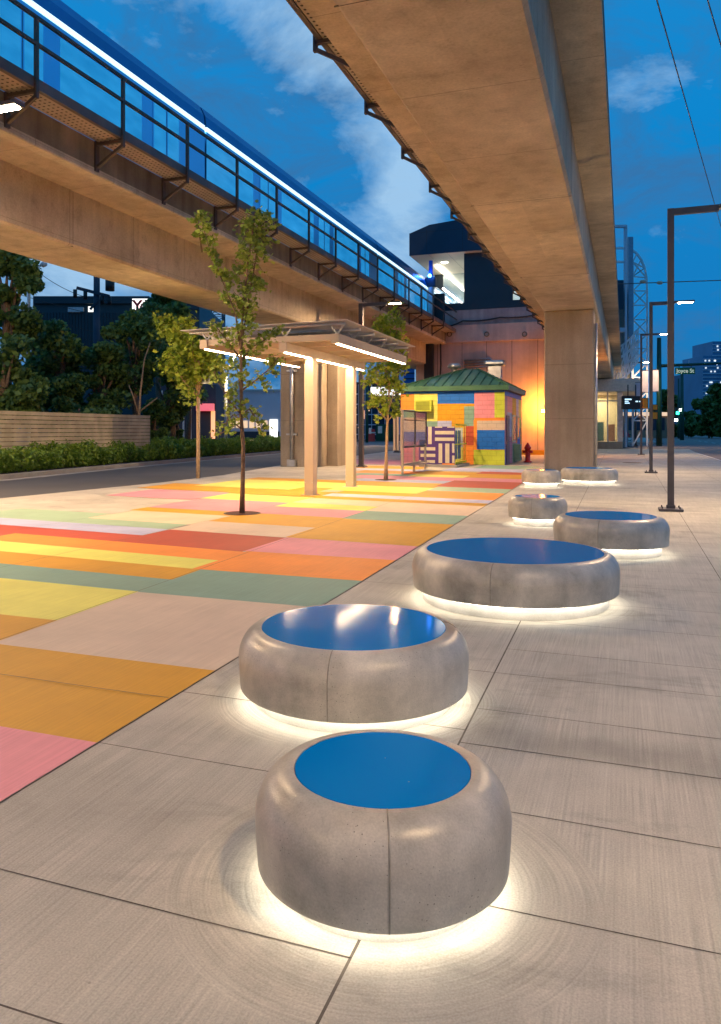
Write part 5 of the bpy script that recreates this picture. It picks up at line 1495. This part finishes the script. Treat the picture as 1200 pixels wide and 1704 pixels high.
# utility pole with transformers
up = at(161, 740, 52)
ut = thing('utility_pole', (up.x, up.y, 0), 'dark utility pole with crossarm and insulators above the trees', 'utility pole', world=True)
m = MB(); m.tube([(up.x, up.y, 0), (up.x, up.y, at(161, 440, 52).z)], [0.26, 0.2], 10); m.build('pole', M['scaf'], ut)
m = MB(); m.bar(at(128, 479, 51.8), at(182, 493, 51.8), 0.2); m.bar(at(150, 515, 51.8), at(163, 500, 51.8), 0.14); m.build('crossarm', M['scaf'], ut)
for px, py in ((125, 488), (142, 491), (170, 498), (182, 440 + 60)):
    m = MB(); q = at(px, py, 51.8); m.tube([(q.x, q.y, q.z - 0.3), (q.x, q.y, q.z + 0.25)], 0.13, 8); m.build('insulator', M['black'], ut)
m = MB(); q = at(183, 475, 51.5); m.tube([(q.x, q.y, q.z - 0.35), (q.x, q.y, q.z + 0.35)], 0.3, 12); m.build('transformer', M['black'], ut)
# cobra street light
cp = at(48, 740, 42)
m = MB(); cz = at(60, 443, 42).z
cl = thing('roadside_lamp', (cp.x, cp.y, 0), 'unlit cobra head lamp above the trees at the left', 'street lamp', world=True)
m.tube([(cp.x, cp.y, 0), at(48, 460, 42), at(56, 446, 42), at(68, 441, 42)], [0.1, 0.08, 0.05, 0.04], 8); m.build('pole', M['ylamp'], cl)
m = MB(); m.tube([at(67, 441, 42), at(72, 440, 42), at(78, 440, 42)], [0.07, 0.17, 0.08], 8); m.build('lamp_head', M['ylamp'], cl)
# overhead wires on the left
for k, (a_, b_) in enumerate((((0, 480, 50), (420, 560, 56)), ((-30, 495, 50), (420, 600, 56)), ((0, 506, 50), (330, 610, 56)), ((60, 450, 50), (200, 500, 52)))):
    A_, B_ = at(*a_), at(*b_); P_ = [A_.lerp(B_, q / 10) - Vector((0, 0, 0.6 * 4 * q / 10 * (1 - q / 10))) for q in range(11)]
    m = MB(); m.tube(P_, 0.02, 5, caps=False)
    tag(m.build('overhead_wire', M['black']), ['topmost long wire over the dark trees on the left', 'second long wire over the dark trees', 'third long wire sagging over the dark trees', 'short wire at the utility pole'][k], 'wire', 'overhead wires at the left')

# lattice mast of a crane
def lattice(t, a, b, w, d_, n, r, mat, name='lattice'):
    "vertical square lattice from a to b"
    m = MB(); a, b = Vector(a), Vector(b)
    ax = Vector((ca, sa, 0)) * w / 2; ay = Vector((-sa, ca, 0)) * d_ / 2
    cs = [ax + ay, ax - ay, -ax - ay, -ax + ay]
    for c in cs: m.bar(a + c, b + c, r * 1.6)
    for k in range(n):
        p, q = a.lerp(b, k / n), a.lerp(b, (k + 1) / n)
        for i in range(4):
            c0, c1 = cs[i], cs[(i + 1) % 4]
            m.bar(p + (c0 if k % 2 else c1), q + (c1 if k % 2 else c0), r); m.bar(q + c0, q + c1, r)
    return m.build(name, mat, t)
cq = at(361, 740, 140)
cr = thing('tower_crane', (cq.x, cq.y, 0), 'dark lattice mast of a tower crane behind the canopy', 'crane', world=True)
lattice(cr, (cq.x, cq.y, 0), (cq.x, cq.y, at(361, 480, 140).z), 2.4, 2.4, 22, 0.14, M['navy'], 'mast')

def bx3(t, slab):
    slab('window_band', 352, 465, 718, 737, M['scaf'], 0.05, 0.1)
    for k in range(9): slab('lit_window', 360 + k * 11, 368 + k * 11, 700, 712, M['warmwin'], 0.06, 0.12)
    slab('roof_edge', 352, 467, 648, 652, M['ylamp'], 0.2, 0.3)
    slab('doorway', 449, 462, 698, 728, M['litwhite'], 0.1, 0.2)
block('low_shop', 'blue-white low shop building between the trees and the column', 'building', 352, 466, 650, 95, 20, M['bluewall'], bx3)
def bx4(t, slab):
    slab('awning', 329, 357, 672, 684, M['litred'], 0.8, 0.9)
    slab('lit_column', 352, 358, 684, 730, M['litorange'], 0.3, 0.4)
    slab('lit_panel', 287, 296, 680, 710, M['litorange'], 0.1, 0.2)
    slab('entrance', 333, 351, 686, 735, M['scaf'], 0.05, 0.1)
    for k in range(5): slab('glass_pier', 268 + k * 12, 271 + k * 12, 650, 735, M['ylamp'], 0.1, 0.2)
block('corner_shop', 'dark glazed corner shop with a red lit awning', 'building', 262, 359, 640, 72, 10, M['scaf'], bx4)

def bx5(t, slab):
    rnd = random.Random(9)
    for k in range(9): slab('scaffold_pole', 552 + k * 11, 553 + k * 11, 640, 735, M['bluewall'], 0.3, 0.5)
    for y in (655, 672, 689, 706, 722): slab('scaffold_deck', 548, 645, y, y + 1.6, M['bluewall'], 0.35, 0.5)
    for k in range(12):
        x = rnd.uniform(550, 640); y = rnd.uniform(655, 715); slab('site_light', x, x + 1.5, y, y + 2, M['warmwin'], 0.5, 0.6)
block('building_site', 'dark scaffolded building under construction seen between the canopy posts', 'building', 546, 662, 636, 135, 30, M['scaf'], bx5)
def bx6(t, slab):
    slab('lit_fascia', 617, 668, 645, 658, M['litwhite'], 1.5, 1.6)
block('petrol_canopy', 'bright lit flat canopy behind the young tree left of the kiosk', 'canopy', 615, 668, 660, 118, 8, M['scaf'], bx6, base=5.0)
gf = block('hoarding', 'green site hoarding beyond the crossing left of the kiosk', 'hoarding', 626, 662, 706, 108, 0.3, plain('green_hoarding', (0.01, 0.09, 0.045), 0.7, 0, 0.3, 1), lambda t, s: (s('notice', 629, 636, 709, 721, M['white'], 0.06, 0.1), [s('batten', 640 + k * 5, 641 + k * 5, 706, 733, M['scaf'], 0.1, 0.15) for k in range(4)]))
rb = block('site_barrier', 'red plastic barrier beside the green hoarding', 'barrier', 613, 624, 714, 104, 0.5, plain('red_plastic', (0.5, 0.05, 0.05), 0.6), lambda t, s: s('rail', 612, 625, 719, 721, M['white'], 0.1, 0.2))
bn = block('blue_tower_block', 'tall blue tower between the kiosk and the station, far away', 'building', 672, 690, 560, 260, 20, plain('blue_far_tower', (0.02, 0.13, 0.42), 0.3), lambda t, s: [s('floor_band', 672, 690, 566 + k * 9, 568 + k * 9, M['navy'], 0.3, 0.4) for k in range(14)])
# traffic signal far left with green pole
def pole_thing(name, label, cat, px, pyb, ytop, z, r, mat, extra=None, world=True):
    p = at(px, pyb, z)
    t = thing(name, (p.x, p.y, 0), label, cat, world=True)
    m = MB(); m.tube([(p.x, p.y, 0), (p.x, p.y, at(px, ytop, z).z)], [r, r * 0.7], 10); m.build('pole', mat, t)
    if extra: extra(t)
    return t
def wbox(t, nm, px0, px1, y0, y1, z, mat, d=0.3):
    a_, b_ = at(px0, y1, z), at(px1, y1, z); zt_ = at(px0, y0, z).z
    n2 = Vector((-sa, ca, 0)) * d
    m = MB(); m.prism([(a_.x, a_.y), (b_.x, b_.y), (b_.x + n2.x, b_.y + n2.y), (a_.x + n2.x, a_.y + n2.y)], a_.z, zt_); return m.build(nm, mat, t)
M['glow_g'] = emit('green_signal_lens', (0.02, 1.0, 0.45), 14)
M['glow_o'] = emit('orange_signal', (1.0, 0.33, 0.01), 1.0)
M['glow_w'] = emit('white_far_lamp', (0.9, 1.0, 0.95), 10)
pole_thing('traffic_signal', 'green pole with small signal heads beyond the left crossing', 'traffic signal', 611, 738, 640, 95, 0.18, M['green_pole'],
    lambda t: (wbox(t, 'signal_head', 601, 607, 683, 697, 94.6, M['glow_o']), wbox(t, 'walk_sign', 614, 618, 712, 722, 94.6, M['white'])))

# ================================================================== RIGHT-HAND BACKDROP
# tall lattice arch of the station
M['lattice'] = plain('silver_lattice_steel', (0.80, 0.82, 0.84), 0.5, 0.1, 0.1, 1)
LZ = 73
la = thing('lattice_arch', tuple(at(1062, 716 + 0.1, LZ)[:2]) + (0,), 'tall silver lattice steel arch rising behind the guideway on the right', 'lattice structure', world=True)
def lat_arch(dz, m, r):
    Lx = [(1053, 742)] + [(1053, y) for y in range(700, 415, -24)]
    Rx = [(1077, 742)] + [(1077, y) for y in range(700, 470, -24)] + [(1076, 462), (1073, 446), (1067, 432), (1060, 422), (1053, 417)]
    P_ = [at(x, y, LZ + dz) for x, y in Lx]; Q_ = [at(x, y, LZ + dz) for x, y in Rx]
    for a_, b_ in zip(P_[:-1], P_[1:]): m.bar(a_, b_, r)
    for a_, b_ in zip(Q_[:-1], Q_[1:]): m.bar(a_, b_, r)
    m_ = min(len(P_), len(Q_))
    for k in range(m_ - 1):
        m.bar(P_[k], Q_[k + 1], r * 0.6); m.bar(Q_[k], P_[k + 1], r * 0.6) if k % 2 else None
        m.bar(P_[k + 1], Q_[k + 1], r * 0.6)
    m.bar(P_[-1], Q_[-2], r * 0.6); m.bar(P_[-2], Q_[-3], r * 0.6); m.bar(P_[-2], Q_[-4], r * .6)
    return P_, Q_
m = MB(); PA = lat_arch(0, m, 0.17); PQ = lat_arch(1.6, m, 0.17)
for s_ in (0, 1):
    for a_, b_ in zip(PA[s_], PQ[s_]): m.bar(a_, b_, 0.1)
m.build('truss_frame', M['lattice'], la)
# curved lower trusses under the station roof
m = MB()
for dy, x0 in ((0, 1012), (18, 1016), (34, 1020)):
    pr = None
    for k in range(9):
        q = k / 8; p1 = at(x0 + q * (1062 - x0), 600 + dy - 34 * q * q, LZ - 3); p2 = at(x0 + q * (1062 - x0), 588 + dy - 34 * q * q - 6, LZ - 3)
        if pr: m.bar(pr[0], p1, 0.14); m.bar(pr[1], p2, 0.14); m.bar(pr[0], p2, 0.09); m.bar(p1, p2, 0.09)
        pr = (p1, p2)
m.build('curved_truss', M['lattice'], la)
fr = thing('glazed_frame_tower', tuple(at(1040, 716.1, 70)[:2]) + (0,), 'pale rectangular frame tower rising left of the lattice arch', 'tower', world=True)
wbox(fr, 'frame_leg', 1040, 1044, 376, 744, 70, M['bluewall'], 0.3)
wbox(fr, 'frame_top', 1020, 1044, 374, 378, 69.9, M['bluewall'], 0.3)
wbox(fr, 'frame_bar', 1020, 1040, 411, 414, 70.2, M['lattice'], 0.2)
wbox(fr, 'frame_bar', 1020, 1040, 434, 437, 70.2, M['lattice'], 0.2)
wbox(fr, 'blue_panel', 1046, 1054, 394, 560, 71.5, plain('steel_blue_panel', (0.25, 0.33, 0.42), 0.4, 0.4), 0.6)
wbox(fr, 'window_box', 1024, 1038, 466, 514, 69.2, M['navy'], 0.4)
wbox(fr, 'pale_clad', 1028, 1050, 514, 632, 73.5, plain('olive_grey_cladding', (0.20, 0.22, 0.20), 0.6, 0, 0.2, .5), 2)
wbox(fr, 'angle_beam', 1012, 1042, 545, 552, 69, M['bluewall'], 0.4)

# hanging screen with departures
sc_ = thing('departure_screen', tuple(at(1053, 660, 58)), 'dark hanging departure screen with white text right of the entrance hall', 'screen', world=True)
wbox(sc_, 'case', 1037, 1067, 659, 681, 58, M['black'], 0.35)
M['scr'] = emit('screen_text', (0.5, 0.8, 1.0), 1.6)
for (a_, b_, c_, d_) in ((1040, 1051, 663.5, 665.5), (1040, 1046, 667, 668.5), (1040, 1048, 670, 671.5), (1058, 1062, 667, 669), (1064, 1066, 667, 669)):
    wbox(sc_, 'text_line', a_, b_, c_, d_, 57.98, M['scr'], 0.01)
wbox(sc_, 'hanger', 1045, 1046, 640, 659, 58, M['black'], 0.1); wbox(sc_, 'hanger', 1058, 1059, 640, 659, 58, M['black'], 0.1)
# green signal pole with mast arm and the street name
def gp(t):
    z = 74; m = MB(); a_, b_ = at(1096, 609, z), at(1230, 603, z); m.tube([a_, b_], [0.16, 0.1], 8); m.build('mast_arm', M['green_pole'], t)
    wbox(t, 'sign_hanger', 1130, 1131, 606, 613, z - .05, M['green_pole'], 0.06); wbox(t, 'sign_hanger', 1150, 1151, 605, 613, z - .05, M['green_pole'], 0.06)
    s_ = wbox(t, 'street_sign', 1124, 1157, 611.5, 622.5, z - 0.1, plain('green_street_sign', (0.01, 0.15, 0.07), 0.5), 0.05)
    text('Joyce St', at(1140.5, 617.2, z - 0.16), YAW, 0.52, emit('street_sign_lettering', (0.75, 0.9, 0.55), 0.35), t, bold=0.008)
    wbox(t, 'flag_bracket', 1146, 1147, 600, 606, z, M['lattice'], .1)
gpt = pole_thing('signal_mast', 'dark green signal pole with a long arm carrying the Joyce St sign', 'signal pole', 1097, 742, 562, 74, 0.27, M['green_pole'], gp)
pole_thing('green_signal', 'far traffic signal showing a bright green light', 'traffic signal', 1135, 732, 620, 118, 0.32, M['green_pole'],
    lambda t: (wbox(t, 'signal_head', 1125, 1131, 678, 694, 117.5, M['black']), wbox(t, 'green_lens', 1126, 1130, 685, 689.5, 117.4, M['glow_g'], 0.08), wbox(t, 'white_lamp', 1131, 1134, 680, 684, 117.4, M['glow_w'], 0.08)))
pole_thing('green_post', 'slim dark green post left of the green signal', 'post', 1129.5, 729, 630, 140, 0.2, M['green_pole'], lambda t: wbox(t, 'lamp_head', 1123, 1128, 697, 701, 139, M['glow_w'], 0.1))
for px0, px1, y0, y1, z, lb, mt in ((1070, 1078, 663, 679, 46, 'upper orange pedestrian signal box on the third lamp post', 'glow_o'), (1087, 1094, 674, 682, 60, 'small orange signal box beside the green pole', 'glow_o'), (1084, 1094, 686, 697, 60, 'lower orange signal box beside the green pole', 'glow_o')):
    a_ = at((px0 + px1)/2, y1, z)
    t = thing('signal_box', tuple(a_), lb, 'signal box', 'orange pedestrian signal boxes', world=True)
    wbox(t, 'housing', px0 - 1, px1 + 1, y0 - 1, y1 + 1, z + 0.02, M['black'], 0.25); wbox(t, 'face', px0, px1, y0, y1, z - 0.02, plain('orange_face', (0.75, 0.28, 0.01), 0.4), 0.035)
pole_thing('bus_stop_pole', 'thin bronze pole left of the third lamp', 'pole', 1058, 742, 676, 74, 0.1, M['lampsteel'], lambda t: wbox(t, 'base', 1054, 1062, 741.0, 742.6, 74, M['lampsteel'], .4))
pole_thing('bus_stop_pole', 'thinner pole just left of the other thin bronze pole', 'pole', 1054.5, 740, 680, 80, 0.08, M['lampsteel'], lambda t: wbox(t, 'base', 1052, 1057, 739.4, 740.6, 80, M['lampsteel'], .4))
rbx = thing('red_bicycle_cover', tuple(at(1041, 732, 74)[:2]) + (0,), 'pink and red covered bike standing outside the entrance hall', 'bicycle', world=True)
def circ(px, py, r, z, m, rr):
    P_ = []
    for k in range(17):
        a_ = 2 * math.pi * k / 16; P_.append(at(px + r * math.cos(a_), py + r * math.sin(a_), z))
    m.tube(P_, rr, 5, caps=False)
m = MB(); circ(1038, 728, 5, 74, m, 0.03); m.build('wheel', M['black'], rbx)
m = MB(); circ(1048, 728, 5, 74, m, 0.03); m.build('wheel', M['black'], rbx)
m = MB(); m.tube([at(1038, 728, 74), at(1041, 721, 74), at(1046, 721, 74), at(1048, 728, 74)], 0.04, 6); m.tube([at(1041, 721, 74), at(1043, 728, 74), at(1046, 721, 74)], 0.04, 6); m.build('frame', M['red'], rbx)
m = MB(); q = at(1040, 722, 73.8); m.lathe([(0.0, q.z - 0.35), (0.3, q.z - 0.3), (0.36, q.z), (0.25, q.z + 0.3), (0, q.z + 0.4)], c=(q.x, q.y), n=14); m.build('cover', plain('pink_cover', (0.65, 0.06, 0.12), 0.7), rbx)
# ground floor shops across the crossing
def bx7(t, slab):
    slab('lit_band', 1036, 1120, 686, 692, M['warmwin'], 0.3, 0.4)
    for k in range(5): slab('opening', 1046 + k * 13, 1054 + k * 13, 695, 716, M['scaf'], 0.05, 0.1)
block('far_shopfront', 'low lit shopfront beyond the crossing behind the poles', 'building', 1034, 1118, 688, 150, 12, plain('tan_wall', (0.30, 0.2, 0.13), 0.7), bx7)
# low stone wall beyond the street
def bx8(t, slab): slab('coping', 1090, 1205, 721.5, 722.5, M['kerb'], 0.3, 0.5)
# trees far right
fg = 'trees at the end of the street'
big_tree(1113, 690, 160, 17, 42, 'dark tree right of the green signal pole', 51, 1300, ls=1.3, group=fg)
big_tree(1180, 690, 150, 26, 38, 'dark tree in front of the far right towers', 52, 1700, ls=1.2, group=fg)
big_tree(1150, 706, 170, 22, 22, 'low dark tree behind the green signal', 53, 1100, ls=1.2, group=fg)
big_tree(1205, 680, 140, 26, 48, 'dark tree cut by the right edge', 54, 1600, ls=1.2, group=fg)
big_tree(1085, 705, 165, 12, 26, 'small dark tree behind the lilac banner pole', 55, 700, ls=1.2, group=fg)
# far towers
def tower(px0, px1, yt, z, label, seed, mat):
    def ex(t, slab):
        rnd = random.Random(seed)
        y = yt + 5
        while y < 700:
            slab('floor_band', px0, px1, y, y + 1.2, M['bluewall'], 0.4, 0.5); y += 6
        for k in range(30):
            x = rnd.uniform(px0 + 1, px1 - 3); y = yt + 7 + 6 * rnd.randint(0, 18)
            slab('lit_window', x, x + 1.8, y, y + 2.4, M['farwin'], 0.6, 0.7)
    return block('apartment_tower', label, 'building', px0, px1, yt, z, 25, mat, ex)
M['farwin'] = emit('far_lit_window', (0.85, 0.95, 1.0), 0.9)
M['tow'] = plain('blue_glass_tower', (0.08, 0.22, 0.38), 0.25, 0.3, 0.2, 0.05)
M['tow2'] = plain('dark_blue_tower', (0.02, 0.10, 0.20), 0.3, 0.3, 0.2, 0.05)
tower(1170, 1193, 592, 420, 'blue glass tower beyond the street, left of the tallest one', 1, M['tow'])
tower(1186, 1215, 568, 440, 'tallest blue glass tower at the right edge', 2, M['tow'])
tower(1143, 1168, 622, 460, 'lower dark blue tower behind the street sign', 3, M['tow2'])
tower(1132, 1150, 650, 480, 'lowest far blue tower left of the others', 4, M['tow2'])

# trolley wires overhead on the right
def wire(a_, b_, r, label, grp='trolley wires overhead', nm='overhead_wire'):
    A_, B_ = at(*a_), at(*b_); P_ = [A_.lerp(B_, q / 12) - Vector((0, 0, 0.0)) for q in range(13)]
    m = MB(); m.tube(P_, r, 5, caps=False); return tag(m.build(nm, M['lampsteel']), label, 'wire', grp)
wire((1089, -15, 9), (1215, 430, 34), 0.009, 'long thin overhead wire crossing the blue sky at the right')
wire((1172, -20, 9), (1222, 150, 14), 0.009, 'short overhead wire in the top right corner')
wire((985, 474, 40), (1210, 466, 40), 0.025, 'level span wire in front of the lattice arch')
for px, py, lb in ((997, 475, 'left'), (1070, 468.5, 'middle'), (1098, 470.5, 'right')):
    q = at(px, py, 40)
    t = thing('wire_insulator', tuple(q), lb + ' insulator clamp on the level span wire', 'insulator', 'insulators on the span wire', world=True)
    m = MB(); m.tube([q - Vector((ca, sa, 0)) * 0.16, q - Vector((ca, sa, 0)) * 0.08, q + Vector((ca, sa, 0)) * 0.08, q + Vector((ca, sa, 0)) * 0.16], [0.03, 0.09, 0.09, 0.03], 8)
    m.build('clamp', M['beige_metal'], t)
# small plate in the pavement
mh = thing('manhole_cover', (*G(1052, 770), 0), 'dark round manhole cover in the pavement right of the column', 'manhole cover')
m = MB(); m.lathe([(0.42, 0.0), (0.42, 0.008), (0.38, 0.012)], n=32); m.face([(0.38 * math.cos(2*math.pi*k/32), 0.38 * math.sin(2*math.pi*k/32), 0.012) for k in range(32)]); m.build('cover', M['girder_dark'], mh)

for o in OFFS:
    if '_o' in o: del o['_o']
